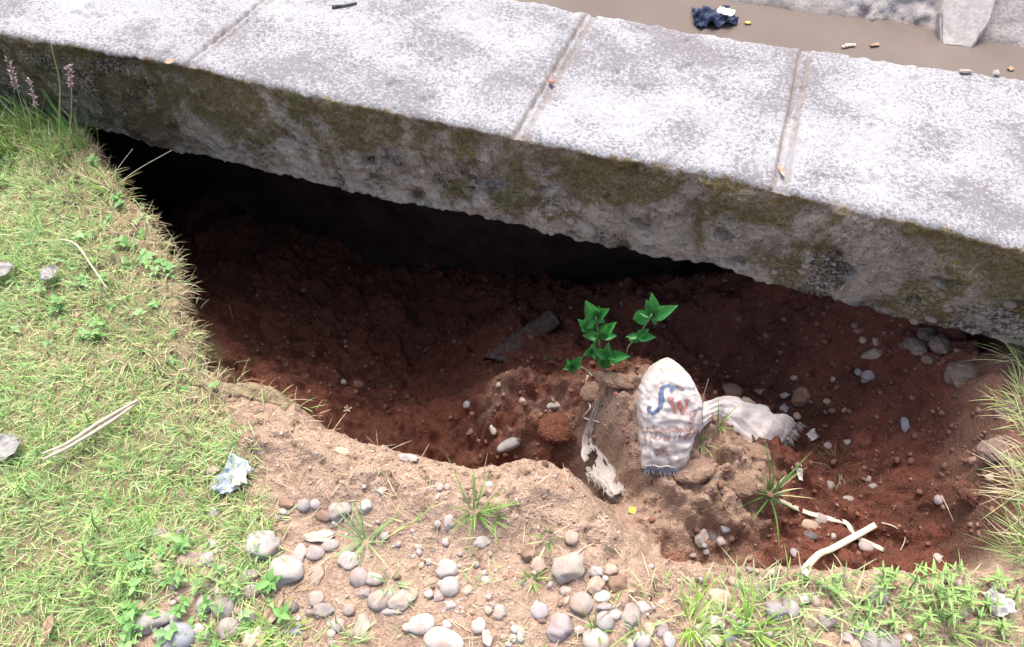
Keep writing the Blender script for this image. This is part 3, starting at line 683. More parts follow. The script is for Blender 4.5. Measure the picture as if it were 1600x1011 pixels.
for a in [(1430, 538, 32, 32, (.36, .28, .24), 'rough grey lump of earth, front one of three under the walkway'), (1447, 518, 28, 24, (.33, .25, .21), 'rough grey lump of earth, rear one of three under the walkway'),
          (1468, 535, 28, 30, (.33, .26, .22), 'rough grey lump of earth, right one of three under the walkway'), (1449, 562, 17, 17, (.34, .26, .21), 'small earth lump just below the three rough lumps'),
          (1410, 540, 13, 14, (.3, .2, .16), 'small earth lump left of the three rough lumps'), (1504, 580, 54, 44, (.30, .23, .20), 'large dry lump of earth at the left end of the right bank'),
          (1178, 704, 46, 30, E2, 'tan clod of earth under the frayed sack mouth'), (1153, 688, 26, 18, E2, 'small clod on the mound left of the frayed sack mouth'),
          (1085, 733, 70, 34, E2, 'broad flat tan clod below the sandbag'), (1150, 752, 60, 36, E1, 'large rounded clod on the mound right of the sandbag'),
          (960, 590, 60, 26, E1, 'crumbly clod behind the torn sack cloth, under the green herb'), (930, 608, 44, 30, E1, 'clod with roots left of the sandbag'),
          
          (872, 664, 54, 46, (.20, .08, .05), 'red clod of earth left of the torn sack cloth'),
          
          (1515, 770, 50, 36, (.15, .07, .05), 'dark red clod at the foot of the right bank'),
          (1560, 700, 54, 40, (.27, .2, .18), 'grey lump of bank earth between the two upper right tufts'), (1585, 640, 50, 44, (.27, .2, .18), 'grey lump of bank earth beneath the green right tuft')]:
    u, v, wp, hp, colr, lb = a
    lump('earth_clod', u, v, wp, hp, colr, lb, 'clod', CLOD, random.uniform(-.4, .4), 0.40, 0.62, 'clods of earth in the hole')

# gravel: too many and too small to count
def scatter_gravel(name, pts, smin, smax, cols, seed):
    r = np.random.default_rng(seed)
    bm = bmesh.new(); bmesh.ops.create_icosphere(bm, subdivisions=1, radius=0.5)
    bv = np.array([v.co for v in bm.verts]); bf = np.array([[v.index for v in f.verts] for f in bm.faces]); bm.free()
    n = len(pts); nv = len(bv)
    sc_ = smin*(smax/smin)**(r.random(n)**2.2)
    asp = np.stack([r.uniform(.8, 1.3, n), r.uniform(.7, 1.1, n), r.uniform(.5, .9, n)], -1)*sc_[:, None]
    an = r.uniform(0, 6.28, n); ca, sa = np.cos(an), np.sin(an)
    vv = bv[None]*(1+r.uniform(-.34, .30, (n, nv, 1)))*asp[:, None, :]
    xx = vv[..., 0]*ca[:, None]-vv[..., 1]*sa[:, None]; yy = vv[..., 0]*sa[:, None]+vv[..., 1]*ca[:, None]
    z0 = hgt(pts[:, 0], pts[:, 1])+asp[:, 2]*0.15
    out = np.stack([xx+pts[:, 0][:, None], yy+pts[:, 1][:, None], vv[..., 2]+z0[:, None]], -1)
    fc = (bf[None]+np.arange(n)[:, None, None]*nv).reshape(-1, 3)
    me = mesh_np(name, out.reshape(-1, 3), fc, False)
    cc = np.array(cols)[r.integers(0, len(cols), n)]*r.uniform(.75, 1.15, (n, 1))
    set_col(me, 'tint', np.repeat(cc, nv, 0)); return me
t = NT('gravel_grain'); M['gravel'] = t.bsdf(t.mix(t.ramp(t.noise(t.pos(), 300, 3), .4, .65, 0, .4), t.attr('tint'), (.3, .2, .15)), 0.9, 0.15)
def rand_in(pix, n, seed, jitter=None):
    r = np.random.default_rng(seed); pg = np.array([P(u, v, 0)[:2] for u, v in pix]); lo_, hi_ = pg.min(0), pg.max(0); out = np.zeros((0, 2))
    while len(out) < n:
        q = r.uniform(lo_, hi_, (n*3, 2)); out = np.vstack([out, q[poly_sd(q[:, 0], q[:, 1], pg) > 0]])
    return out[:n]
tancols = [PAL[c_] for c_ in ('white', 'pale grey', 'tan', 'mauve', 'pinkish', 'tan', 'brown')]
redcols = [(.16, .08, .055), (.2, .09, .06), (.13, .07, .05), (.27, .17, .13), (.17, .075, .05), (.2, .1, .07)]
g1 = rand_in([(380, 850), (470, 770), (640, 790), (720, 860), (1000, 870), (1400, 890), (1650, 900), (1650, 1060), (100, 1060), (230, 880)], 1500, 1)
gk = (fbm(g1[:, 0]*6, g1[:, 1]*6, 601, 3) > -0.05) & ((poly_sd(g1[:, 0], g1[:, 1], poly) < -.24) | (g1[:, 0] > .1))
o = obj('gravel', scatter_gravel('gravel', g1[gk], .004, .022, tancols, 2), M['gravel']); tag(o, 'small mixed gravel strewn over the bare soil in front', 'gravel', kind='stuff')
g2 = rand_in([(300, 420), (700, 330), (1100, 420), (1540, 540), (1560, 860), (1060, 880), (950, 790), (700, 700), (420, 600)], 2600, 3)
# push pit crumbs to where that line of sight meets the pit floor
g2 = np.array([hit(*(lambda w_: (800+FPX*float(w_@c_r)/float(w_@c_f), 505.5-FPX*float(w_@c_u)/float(w_@c_f)))(np.array([a, b, 0.])-CAM))[:2] for a, b in g2])
o = obj('soil_crumbs', scatter_gravel('soil_crumbs', g2, .004, .024, redcols, 4), M['gravel']); tag(o, 'loose red brown soil crumbs and grit in the hole', 'soil', kind='stuff')
g3 = rand_in([(380, 620), (480, 640), (640, 700), (830, 720), (950, 800), (1000, 850), (900, 850), (700, 790), (480, 760), (380, 700)], 700, 5)
o = obj('dry_crumbs', scatter_gravel('dry_crumbs', g3, .003, .011, [PAL['tan'], PAL['pinkish'], PAL['brown'], (0.36, .25, .18)], 6), M['gravel']); tag(o, 'dry tan crumbs of soil along the front lip', 'soil', kind='stuff')
# aggregate showing in the broken lower edge of the concrete
def aggregate():
    r = np.random.default_rng(9); n = 130
    bm = bmesh.new(); bmesh.ops.create_icosphere(bm, subdivisions=2, radius=0.5)
    bv = np.array([v.co for v in bm.verts]); bf = np.array([[v.index for v in f.verts] for f in bm.faces]); bm.free(); nv = len(bv)
    ax = 1.1-2.6*r.random(n)**1.8; q = 1-np.abs(r.normal(0, .22, n)).clip(0, .8)
    colx = np.clip(np.searchsorted(xs, ax), 0, ns-1); i0 = ti; rows = (i0+q*60).astype(int).clip(0, i0+61)
    pc = V[rows, colx]; s = 0.010*(2.8**r.random(n))
    vv = bv[None]*np.stack([s*r.uniform(.9, 1.5, n), s, s*r.uniform(.6, .9, n)], -1)[:, None]*(1+r.uniform(-.1, .1, (n, nv, 1)))
    vv = vv+pc[:, None]+np.array([0, .003, 0])
    me = mesh_np('aggregate', vv.reshape(-1, 3), (bf[None]+np.arange(n)[:, None, None]*nv).reshape(-1, 3))
    cols = np.array([(.36, .28, .21), (.36, .29, .24), (.26, .21, .17), (.28, .25, .23), (.40, .35, .30)])[r.integers(0, 5, n)]*r.uniform(.6, .95, (n, 1)); set_col(me, 'tint', np.repeat(cols, nv, 0))
    return me
o = child('aggregate', aggregate(), M['gravel'], walk); tag(o, 'gravel showing in the broken lower edge of the concrete', kind='stuff')

# ------------------------------------------------------------------ grass
GREENS = np.array([(0.25, 0.45, 0.13), (0.34, 0.53, 0.19), (0.44, 0.58, 0.25), (0.19, 0.40, 0.13), (0.50, 0.60, 0.31), (0.34, 0.54, 0.26)])
STRAW = np.array([(0.54, 0.47, 0.32), (0.60, 0.54, 0.38), (0.44, 0.36, 0.24), (0.50, 0.48, 0.27)])
ROOTC = np.array([(0.30, 0.21, 0.14), (0.38, 0.29, 0.20), (0.22, 0.15, 0.10)])
def blade_mesh(name, base, length, az, lean, curl, width, cols, L=4):
    n = len(base); kk = np.arange(L+1)/L
    ang = lean[:, None]+curl[:, None]*kk[None, :-1]
    st = (length/L)[:, None]
    h = np.concatenate([np.zeros((n, 1)), np.cumsum(np.sin(ang)*st, 1)], 1); z = np.concatenate([np.zeros((n, 1)), np.cumsum(np.cos(ang)*st, 1)], 1)
    dx, dy = np.cos(az), np.sin(az)
    cx = base[:, 0][:, None]+h*dx[:, None]; cy = base[:, 1][:, None]+h*dy[:, None]; cz = base[:, 2][:, None]+z
    wp = np.array([0.75, 1.0, 0.85, 0.55, 0.0]) if L == 4 else np.interp(np.arange(L+1)/L, [0, .25, .5, .75, 1], [.75, 1, .85, .55, 0])
    w_ = 0.5*width[:, None]*wp[None]
    sx, sy = -dy[:, None]*w_, dx[:, None]*w_
    A = np.stack([cx+sx, cy+sy, cz], -1)[:, :L]; B = np.stack([cx-sx, cy-sy, cz+w_*0.5], -1)[:, :L]; Tp = np.stack([cx, cy, cz], -1)[:, L:]
    vv = np.concatenate([np.stack([A, B], 2).reshape(n, 2*L, 3), Tp], 1); nv = 2*L+1
    off = (np.arange(n)*nv)[:, None, None]
    q = np.array([[2*i, 2*i+1, 2*i+3, 2*i+2] for i in range(L-1)])[None]+off; tr = np.array([[2*L-2, 2*L-1, 2*L]])[None]+off
    me = mesh_np(name, vv.reshape(-1, 3), [q.reshape(-1, 4), tr.reshape(-1, 3)])
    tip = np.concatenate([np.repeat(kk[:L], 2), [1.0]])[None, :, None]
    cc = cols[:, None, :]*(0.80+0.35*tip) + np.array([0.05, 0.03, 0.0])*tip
    set_col(me, 'tint', np.clip(cc.reshape(-1, 3), 0, 1)); return me
def clumps(cent, nper, lmin, lmax, spread, r, straw=0.25, wmin=.0016, wmax=.0034, lean=(.25, 1.25), pal=GREENS, tone=None):
    n = len(cent)*nper
    c = np.repeat(cent, nper, 0); az = r.uniform(0, 2*np.pi, n); rad = spread*np.sqrt(r.random(n))
    x = c[:, 0]+rad*np.cos(az); y = c[:, 1]+rad*np.sin(az)
    base = np.stack([x, y, hgt(x, y)-.004], -1)
    cl = np.repeat(r.random(len(cent)), nper)
    ln = lmin*(lmax/lmin)**r.random(n)*(0.7+0.6*cl)
    le = r.uniform(lean[0], lean[1], n); cu = r.uniform(-.1, 1.1, n)
    wd = r.uniform(wmin, wmax, n)
    ci = np.repeat(r.integers(0, len(pal), len(cent)), nper); ci = np.where(r.random(n) < .45, r.integers(0, len(pal), n), ci)
    col = pal[ci]*r.uniform(.85, 1.15, (n, 1))
    s_ = r.random(n) < (straw if np.isscalar(straw) else np.repeat(straw, nper))
    col = np.where(s_[:, None], STRAW[r.integers(0, 4, n)]*r.uniform(.8, 1.15, (n, 1)), col); le = np.where(s_, le+.35, le)
    az = az + r.normal(0, .5, n)
    return base, ln, az, le, cu, wd, col
def cat(*a): return [np.concatenate(z) for z in zip(*a)]
r = np.random.default_rng(77)
def in_poly_pts(pg, n, r):
    lo_, hi_ = pg.min(0), pg.max(0); out = np.zeros((0, 2))
    while len(out) < n:
        q = r.uniform(lo_, hi_, (n*3, 2)); out = np.vstack([out, q[poly_sd(q[:, 0], q[:, 1], pg) > 0]])
    return out[:n]
LAWN2 = LAWN.copy(); LAWN2[:, 0] = np.maximum(LAWN2[:, 0], -3.1); LAWN2[:, 1] = np.clip(LAWN2[:, 1], -2.0, -0.01)
c1 = in_poly_pts(LAWN2, 6400, r)
inpit = poly_sd(c1[:, 0], c1[:, 1], poly); c1 = c1[inpit < -0.01]
bald = fbm(c1[:, 0]*4, c1[:, 1]*4, 701, 3); c1 = c1[(bald > -0.55) | (r.random(len(c1)) < .4)]
straw1 = 0.12+0.42*sstep(0.0, 0.5, fbm(c1[:, 0]*5, c1[:, 1]*5, 703, 3))
edge = 1-sstep(0.02, 0.20, -poly_sd(c1[:, 0], c1[:, 1], poly)); straw1 = np.clip(straw1+0.45*edge, 0, .9)
L1 = clumps(c1, 11, .022, .066, .024, r, straw1, .0014, .0031, (.25, 1.4))
# taller, darker grass against the walkway at the far left
c1b = in_poly_pts(np.array([P(u, v, 0)[:2] for u, v in [(-300, 120), (95, 165), (150, 235), (110, 270), (-300, 260)]]), 240, r)
c1b = c1b[(poly_sd(c1b[:, 0], c1b[:, 1], poly) < -0.01) & (c1b[:, 1] < -.03)]
L1b = clumps(c1b, 9, .06, .16, .02, r, .2, .002, .004, (.05, .7), np.array([(0.10, .24, .05), (.16, .33, .07), (.2, .36, .09)]))
# thin grass among the pebbles
c2 = in_poly_pts(np.array([P(u, v, 0)[:2] for u, v in [(200, 850), (360, 770), (420, 770), (440, 840), (420, 900), (470, 960), (560, 1000), (560, 1040), (100, 1060)]]), 430, r)
kp = fbm(c2[:, 0]*7, c2[:, 1]*7, 705, 3) > -.12; c2 = c2[kp]
L2 = clumps(c2, 8, .025, .07, .018, r, .22)
c3 = in_poly_pts(np.array([P(u, v, 0)[:2] for u, v in [(1010, 900), (1120, 890), (1260, 900), (1340, 900), (1400, 1050), (1000, 1060)]]), 72, r)
L3 = clumps(c3, 9, .03, .085, .014, r, .15, .002, .0045)
c4 = in_poly_pts(np.array([P(u, v, 0)[:2] for u, v in [(1340, 920), (1640, 900), (1680, 1060), (1360, 1060)]]), 80, r)
L4 = clumps(c4, 8, .02, .06, .016, r, .3)
c5 = in_poly_pts(np.array([P(u, v, 0)[:2] for u, v in [(580, 840), (1000, 860), (1000, 1010), (600, 1010)]]), 22, r)
L5 = clumps(c5, 5, .015, .05, .010, r, .3)
c6 = in_poly_pts(np.array([P(u, v, 0)[:2] for u, v in [(1605, 600), (1680, 540), (1750, 700), (1750, 1000), (1610, 900)]]), 260, r)
L6 = clumps(c6, 9, .05, .14, .02, r, .5)
allb = cat(L1, L1b, L2, L3, L4, L5, L6)
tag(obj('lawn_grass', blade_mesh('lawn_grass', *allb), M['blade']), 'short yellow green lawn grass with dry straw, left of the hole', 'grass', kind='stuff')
# dry roots and straw hanging over the broken rim
rl = rimxy[0:13]; tt = r.random(3000)**.8*11.6; i_ = tt.astype(int); fr_ = (tt-i_)[:, None]
pt = rl[i_]*(1-fr_)+rl[i_+1]*fr_; dirv = rl[i_+1]-rl[i_]; nrm_ = np.stack([-dirv[:, 1], dirv[:, 0]], -1); nrm_ /= np.linalg.norm(nrm_, axis=1)[:, None]
cen = np.array([-0.8, -0.1]); sg_ = np.sign(((cen-pt)*nrm_).sum(1)); nrm_ *= sg_[:, None]
dens = np.where(tt < 7.2, 1.0, 0.10); kp = r.random(len(pt)) < dens; pt, nrm_ = pt[kp], nrm_[kp]
pt = pt - nrm_*r.uniform(0.0, .11, (len(pt), 1)); az = np.arctan2(nrm_[:, 1], nrm_[:, 0])+r.normal(0, .6, len(pt)); n = len(pt)
colr = np.where((r.random(n) < .65)[:, None], ROOTC[r.integers(0, 3, n)], STRAW[r.integers(0, 4, n)]); gsel = r.random(n) < .14
colr = np.where(gsel[:, None], GREENS[r.integers(0, 6, n)], colr)
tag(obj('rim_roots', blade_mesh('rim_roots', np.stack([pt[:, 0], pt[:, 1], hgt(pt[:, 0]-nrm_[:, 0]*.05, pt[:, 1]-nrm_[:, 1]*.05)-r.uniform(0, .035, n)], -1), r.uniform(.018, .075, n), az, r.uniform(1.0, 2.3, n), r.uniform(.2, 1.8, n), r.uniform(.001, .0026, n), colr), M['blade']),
    'dry brown roots and straw hanging over the left rim of the hole', 'roots', kind='stuff')
# bits of straw strewn on the bare soil
sl_ = np.vstack([in_poly_pts(np.array([P(u, v, 0)[:2] for u, v in q_]), n_, r) for q_, n_ in (([(330, 620), (470, 640), (640, 705), (900, 760), (1010, 860), (880, 880), (640, 830), (400, 800)], 260), ([(400, 830), (1000, 880), (1600, 900), (1600, 1011), (300, 1011)], 420))])
n = len(sl_); az = r.uniform(0, 6.28, n)
tag(obj('straw_litter', blade_mesh('straw_litter', np.stack([sl_[:, 0], sl_[:, 1], hgt(sl_[:, 0], sl_[:, 1])+.004], -1), r.uniform(.012, .07, n), az, r.uniform(1.35, 1.6, n), r.uniform(-.2, .25, n), r.uniform(.0009, .0022, n), np.where((r.random(n) < .6)[:, None], STRAW[r.integers(0, 4, n)], ROOTC[r.integers(0, 3, n)])), M['blade']),
    'fine dry straw and root bits strewn on the bare soil', 'straw', kind='stuff')
# low round leaves mixed into the lawn
def leaf_grid(nl=7, nw=5, wid=0.42, point=1.4, fold=0.25, droop=0.25, wave=0.0):
    """unit-length leaf along +Y, built flat with a midrib fold and a curved tip"""
    v = []; f = []
    for i in range(nl):
        t_ = i/(nl-1); hw = wid*0.5*math.sin(math.pi*min(1, t_**0.72))**(1/point*1.1) if 0 < t_ < 1 else 0.012
        for j in range(nw):
            s_ = (j/(nw-1)-.5)*2
            v.append((s_*hw, t_, abs(s_)*hw*fold*2 - droop*t_*t_ + wave*math.sin(t_*9+s_*2)*hw))
    for i in range(nl-1):
        for j in range(nw-1):
            a = i*nw+j; f.append((a, a+1, a+nw+1, a+nw))
    return v, f
def leaf_mesh(name, mat_, **kw):
    v, f = leaf_grid(**kw); me = mesh_np(name, v, f); me.materials.append(mat_); return me
def frame(d, up):
    d = Vector(d).normalized(); x = d.cross(Vector(up)).normalized(); z = x.cross(d); mm = Matrix.Identity(4)
    for i in range(3): mm[i][0], mm[i][1], mm[i][2] = x[i], d[i], z[i]
    return mm
def cover(pts, r, smin, smax, pal):
    v0, f0 = leaf_grid(5, 3, .55, 1.2, .2, .2); v0 = np.array(v0); f0 = np.array(f0); V_ = []; F_ = []; C_ = []; k0 = 0
    for (x, y) in pts:
        nl = r.integers(4, 8); s0 = r.uniform(smin, smax); a0 = r.uniform(0, 6.28); z = float(hgt(x, y)); hh = r.uniform(.008, .035); col = pal[r.integers(0, len(pal))]
        for q in range(nl):
            a = a0+q*6.283/nl+r.uniform(-.3, .3); el = r.uniform(.05, .7)
            mm = np.array(frame((math.cos(a)*math.cos(el), math.sin(a)*math.cos(el), math.sin(el)), (0, 0, 1)))[:3, :3]
            V_.append((v0*s0*r.uniform(.7, 1.2))@mm.T+np.array([x, y, z+hh*r.uniform(.5, 1.2)])); F_.append(f0+k0); k0 += len(v0)
            C_.append(np.tile(np.array(col)*r.uniform(.85, 1.15), (len(v0), 1)))
    me = mesh_np('ground_cover', np.vstack(V_), np.vstack(F_)); set_col(me, 'tint', np.vstack(C_)); return me
WP = [(0.17, .36, .10), (.24, .42, .15), (.30, .45, .20), (.20, .38, .14)]
pc_ = in_poly_pts(LAWN2, 900, r); pc_ = pc_[(poly_sd(pc_[:, 0], pc_[:, 1], poly) < -.015) & (fbm(pc_[:, 0]*4, pc_[:, 1]*4, 711, 3) > .02)]
pc2 = in_poly_pts(np.array([P(u, v, 0)[:2] for u, v in [(230, 840), (420, 880), (460, 1000), (560, 1030), (150, 1040)]]), 60, r)
tag(obj('ground_cover', cover(np.vstack([pc_, pc2]), r, .012, .026, WP), M['blade']), 'small low leafy weeds mixed into the lawn', 'ground cover', kind='stuff')

def tuft(u, v, n, lmin, lmax, label, pal=GREENS, straw=.1, spread=.012, lean=(.15, 1.1), wid=(.0022, .0045), az0=None, azs=3.2, name='grass_tuft', lift=0, curl=None):
    q = hit(u, v); rr = np.random.default_rng(int(u*7+v)); b = clumps(np.array([q[:2]]), n, lmin, lmax, spread, rr, straw, wid[0], wid[1], lean, pal)
    b = list(b)
    if az0 is not None: b[2] = az0+rr.normal(0, azs, n)
    if curl: b[4] = rr.uniform(curl[0], curl[1], n)
    b[0][:, 2] += lift
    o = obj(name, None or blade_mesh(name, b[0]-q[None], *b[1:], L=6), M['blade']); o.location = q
    return tag(o, label, 'grass', 'single grass tufts')
DKG = np.array([(.10, .26, .05), (.16, .33, .07), (.21, .38, .10)])
YG = np.array([(.34, .47, .16), (.42, .50, .20), (.26, .42, .13), (.50, .52, .27)])
tuft(742, 800, 26, .05, .14, 'bright green tuft sprouting from the tan front lip of the hole', DKG, .12)
tuft(770, 812, 12, .04, .10, 'small green tuft right beside the white oval stone on the lip', DKG, .15)
tuft(572, 848, 18, .05, .12, 'splayed blue green tuft of wide blades beside the pale pebbles', np.array([(.16, .33, .13), (.22, .4, .16)]), .05, .008, (.4, 1.3), (.003, .0052))
tuft(645, 818, 9, .06, .12, 'thin yellow green star of blades on the bare soil', YG, .1, .006, (.9, 1.45))
tuft(612, 912, 16, .03, .065, 'small pale green tuft above two mauve stones', np.array([(.25, .42, .2), (.2, .36, .15)]), .1, .01, (.4, 1.3))
tuft(832, 905, 20, .03, .075, 'vivid green tuft at the edge of the bare path, by dry straw', DKG, .15, .012)
tuft(855, 845, 12, .03, .07, 'small tuft below the end of the front lip', DKG, .2)
tuft(1205, 772, 26, .05, .15, 'dark green tuft growing at the upper end of the plastic strap', np.array([(.07, .2, .05), (.12, .27, .07)]), .12, .010, (.3, 1.2))
tuft(1122, 668, 15, .04, .10, 'upright green tuft between the sandbag and its frayed mouth', DKG, .05, .008, (.1, .7))
tuft(1100, 690, 14, .03, .06, 'small green tuft at the lower right side of the sandbag', np.array([(.16, .36, .08), (.25, .42, .12)]), .05, .010, (.5, 1.4))
tuft(1130, 785, 9, .05, .10, 'sparse brownish tuft on the mound below the sandbag', np.array([(.25, .27, .12), (.3, .22, .12)]), .5, .008, (.7, 1.4), (.0014, .0026))
tuft(1310, 730, 46, .04, .11, 'fine olive grass tuft in the pit right of the frayed sack mouth', np.array([(.15, .16, .06), (.22, .2, .09), (.2, .15, .08)]), .3, .030, (.3, 1.3), (.001, .002))
tuft(1330, 765, 22, .04, .08, 'lower small olive tuft in the pit right of the frayed sack mouth', np.array([(.15, .16, .06), (.22, .2, .09)]), .3, .02, (.4, 1.3), (.001, .002))
tuft(1600, 640, 54, .07, .17, 'big yellow green tuft on the right bank leaning into the hole', YG, .25, .045, (.5, 1.25), (.0016, .003), math.pi+.15, .55, curl=(.1, .9))
tuft(1612, 770, 56, .07, .16, 'dry straw coloured tuft on the right bank, middle of three', STRAW, .5, .040, (.6, 1.3), (.0014, .0028), math.pi-.1, .6, curl=(.1, .8))
tuft(1612, 868, 60, .06, .15, 'green tuft at the foot of the right bank, lowest of three', np.array([(.2, .33, .1), (.3, .4, .16), (.38, .42, .2)]), .2, .040, (.4, 1.2), (.0016, .003), math.pi-.2, .8, curl=(.1, .8))
tuft(1590, 560, 30, .10, .22, 'long thin blades standing against the walkway at the right', YG, .2, .03, (.2, .9), (.0014, .0026), math.pi+.3, .6)
tuft(1078, 975, 26, .04, .10, 'bright wide bladed tuft at the lower edge, left of two', np.array([(.22, .42, .07), (.3, .5, .1)]), .05, .016, (.2, 1.0), (.003, .006))
tuft(1170, 985, 34, .05, .13, 'bright wide bladed tuft at the lower edge, right of two', np.array([(.22, .42, .07), (.3, .5, .1)]), .05, .020, (.2, 1.0), (.003, .006))
tuft(1095, 925, 14, .04, .09, 'bright tuft above the two lower edge tufts, among stones', np.array([(.22, .42, .07), (.3, .5, .1)]), .1, .012, (.3, 1.2), (.003, .005))
tuft(440, 985, 40, .04, .09, 'bright green tuft between the cream stone and the dark blue stone', np.array([(.2, .4, .06), (.3, .48, .1)]), .1, .03, (.3, 1.2))
tuft(1480, 985, 30, .05, .10, 'grass tuft among the weeds at the lower right edge', YG, .2, .02, (.3, 1.1))
tuft(930, 985, 10, .03, .07, 'little green tuft beside the cream stone at the bottom', DKG, .05, .006, (.1, .6))
tuft(120, 215, 40, .08, .17, 'lush green tuft beside the walkway at the top of the left rim', np.array([(.12, .3, .06), (.2, .38, .1)]), .1, .03, (.1, .9))
tuft(175, 292, 26, .05, .10, 'small tuft drooping over the upper left rim', np.array([(.12, .3, .06), (.25, .38, .1)]), .2, .02, (.4, 1.4))
tuft(372, 592, 8, .04, .09, 'thin yellow blades at the corner where lawn meets the tan lip', YG, .1, .006, (.2, .8), (.0012, .0022))

# ------------------------------------------------------------------ tubes, stalks
def tube(name, pts, rad, sides=6):
    pts = [Vector(p_) for p_ in pts]; n = len(pts); v = []; f = []
    rad = rad if hasattr(rad, '__len__') else [rad]*n
    for i, p_ in enumerate(pts):
        d = (pts[min(i+1, n-1)]-pts[max(i-1, 0)]).normalized(); a = d.orthogonal().normalized() if i == 0 else (a-d*a.dot(d)).normalized(); b = d.cross(a)
        for k_ in range(sides):
            an = 6.28318*k_/sides; v.append(p_+(a*math.cos(an)+b*math.sin(an))*rad[i])
    for i in range(n-1):
        for k_ in range(sides):
            k2 = (k_+1) % sides; f.append((i*sides+k_, i*sides+k2, (i+1)*sides+k2, (i+1)*sides+k_))
    v.append(pts[0]); v.append(pts[-1])
    for k_ in range(sides):
        f.append((len(v)-2, (k_+1) % sides, k_)); f.append((len(v)-1, (n-1)*sides+k_, (n-1)*sides+(k_+1) % sides))
    return mesh_np(name, [tuple(q) for q in v], f)
def spline(pts, n=14):
    pts = [Vector(p_) for p_ in pts]; out = []
    q = [pts[0]*2-pts[1]]+pts+[pts[-1]*2-pts[-2]]
    for i in range(1, len(q)-2):
        for k_ in range(n):
            t_ = k_/n; p0, p1, p2, p3 = q[i-1], q[i], q[i+1], q[i+2]
            out.append(0.5*((2*p1)+(p2-p0)*t_+(2*p0-5*p1+4*p2-p3)*t_*t_+(3*p1-p0-3*p2+p3)*t_**3))
    out.append(pts[-1]); return out
M['stalk'] = mat_plain('green_stalk', (0.30, 0.36, 0.15), .6, .2, 60)
M['straw'] = mat_plain('straw', (0.52, 0.45, 0.33), .75, .25, 60)
M['twig'] = mat_plain('twig', (0.22, 0.16, 0.12), .9, .35, 60)
M['root'] = mat_plain('pale_root', (0.52, 0.42, 0.33), .8, .3, 80)
M['seed'] = mat_plain('seed_head', (0.34, 0.22, 0.24), .8, .3, 200)
M['darktwig'] = mat_plain('dark_twig', (0.06, 0.05, 0.06), .9, .3, 60)
def stalk(name, base, pix, dy, r0, mat_, label, catg, seed=False, group=None):
    """a stalk rising from the ground; pix gives points above it, dy how far each stands behind the base"""
    b = hit(*base); pts = [b-np.array([0, 0, .01])]+[PY(u, v, b[1]+d) for (u, v), d in zip(pix, dy)]
    sp_ = spline(pts, 8); e = empty(name, b); rad = [r0*(1-0.6*i/len(sp_)) for i in range(len(sp_))]
    stem_ = child('stem', tube('stem', sp_, rad, 5), mat_, e)
    if seed:
        V_ = []; top = sp_[int(len(sp_)*.72):]
        rr = random.Random(int(base[0])); ps = []
        for i in range(70):
            p_ = top[rr.randrange(len(top))]; d = Vector([rr.gauss(0, 1) for _ in range(3)]).normalized()+Vector((0, 0, .5)); ps.append((p_, p_+d*rr.uniform(.006, .016)))
        vs = []; fs = []
        for a, b2 in ps:
            d = (b2-a); o1 = d.orthogonal().normalized()*.0016; o2 = d.cross(o1).normalized()*.0016; m_ = a+d*.6; k0 = len(vs)
            vs += [a, m_+o1, m_+o2, m_-o1, m_-o2, b2]; fs += [(k0, k0+1, k0+2), (k0, k0+2, k0+3), (k0, k0+3, k0+4), (k0, k0+4, k0+1), (k0+5, k0+2, k0+1), (k0+5, k0+3, k0+2), (k0+5, k0+4, k0+3), (k0+5, k0+1, k0+4)]
        child('seed_head', mesh_np('seed_head', [tuple(q) for q in vs], fs), M['seed'], stem_)
    return tag(e, label, catg, group)
G_ = 'tall stalks beside the walkway'
stalk('grass_stalk', (95, 262), [(93, 190), (93, 130), (80, 72)], [.0, -.01, -.02], .0028, M['stalk'], 'tallest green stalk at the far left, leaning to the left at its tip', 'grass', group=G_)
stalk('grass_stalk', (90, 268), [(108, 210), (112, 150), (108, 105)], [.0, .0, -.01], .0022, M['stalk'], 'green stalk with a dried tip, just right of the tallest one', 'grass', True, group=G_)
stalk('grass_stalk', (62, 260), [(45, 200), (30, 150), (14, 98)], [.0, .0, -.0], .0020, M['stalk'], 'stalk with a purple seed head at the picture edge', 'grass', True, group=G_)
stalk('grass_stalk', (75, 262), [(64, 210), (58, 175), (48, 130)], [.0, .0, -.0], .0018, M['stalk'], 'shorter stalk with a purple seed head between its taller neighbours', 'grass', True, group=G_)
stalk('grass_stalk', (140, 280), [(122, 235), (112, 190), (95, 168)], [.0, .0, 0], .0014, M['stalk'], 'thin stalk crossing the bases of the taller stalks', 'grass', group=G_)
stalk('dry_straw', (170, 292), [(215, 265), (268, 235)], [.05, .1], .0016, M['straw'], 'thin straw reaching over the dark hole from the upper left rim', 'straw')
stalk('dry_straw', (165, 288), [(185, 262), (207, 233)], [.03, .06], .0014, M['straw'], 'short straw just left of the straw reaching over the hole', 'straw')
stalk('dry_straw', (282, 440), [(275, 385), (255, 350)], [.02, .03], .0014, M['straw'], 'curled straw on the left rim halfway down', 'straw')
stalk('dry_straw', (372, 598), [(365, 570), (392, 562)], [.01, .03], .0012, M['stalk'], 'green hair of grass arching at the corner of the tan lip', 'straw')
stalk('dry_straw', (1100, 690), [(1098, 630), (1107, 592)], [.0, .02], .0014, M['straw'], 'single straw standing at the right side of the sandbag', 'straw')
def lay(name, pix, rad, mat_, label, catg, lift=.004, z=None, taper=.5, par=None):
    if z is None: pts = [hit(*q)+np.array([0, 0, lift]) for q in pix]
    else: pts = [P(*q, z)+np.array([0, 0, lift]) for q in pix]
    sp_ = spline(pts, 6); o = obj(name, tube(name, sp_, [rad*(1-taper*i/len(sp_)) for i in range(len(sp_))], 6), mat_)
    return tag(o, label, catg)
lay('twig', [(345, 462), (358, 478), (365, 500)], .003, M['twig'], 'thin twig lying on the dark floor near the left rim', 'twig')
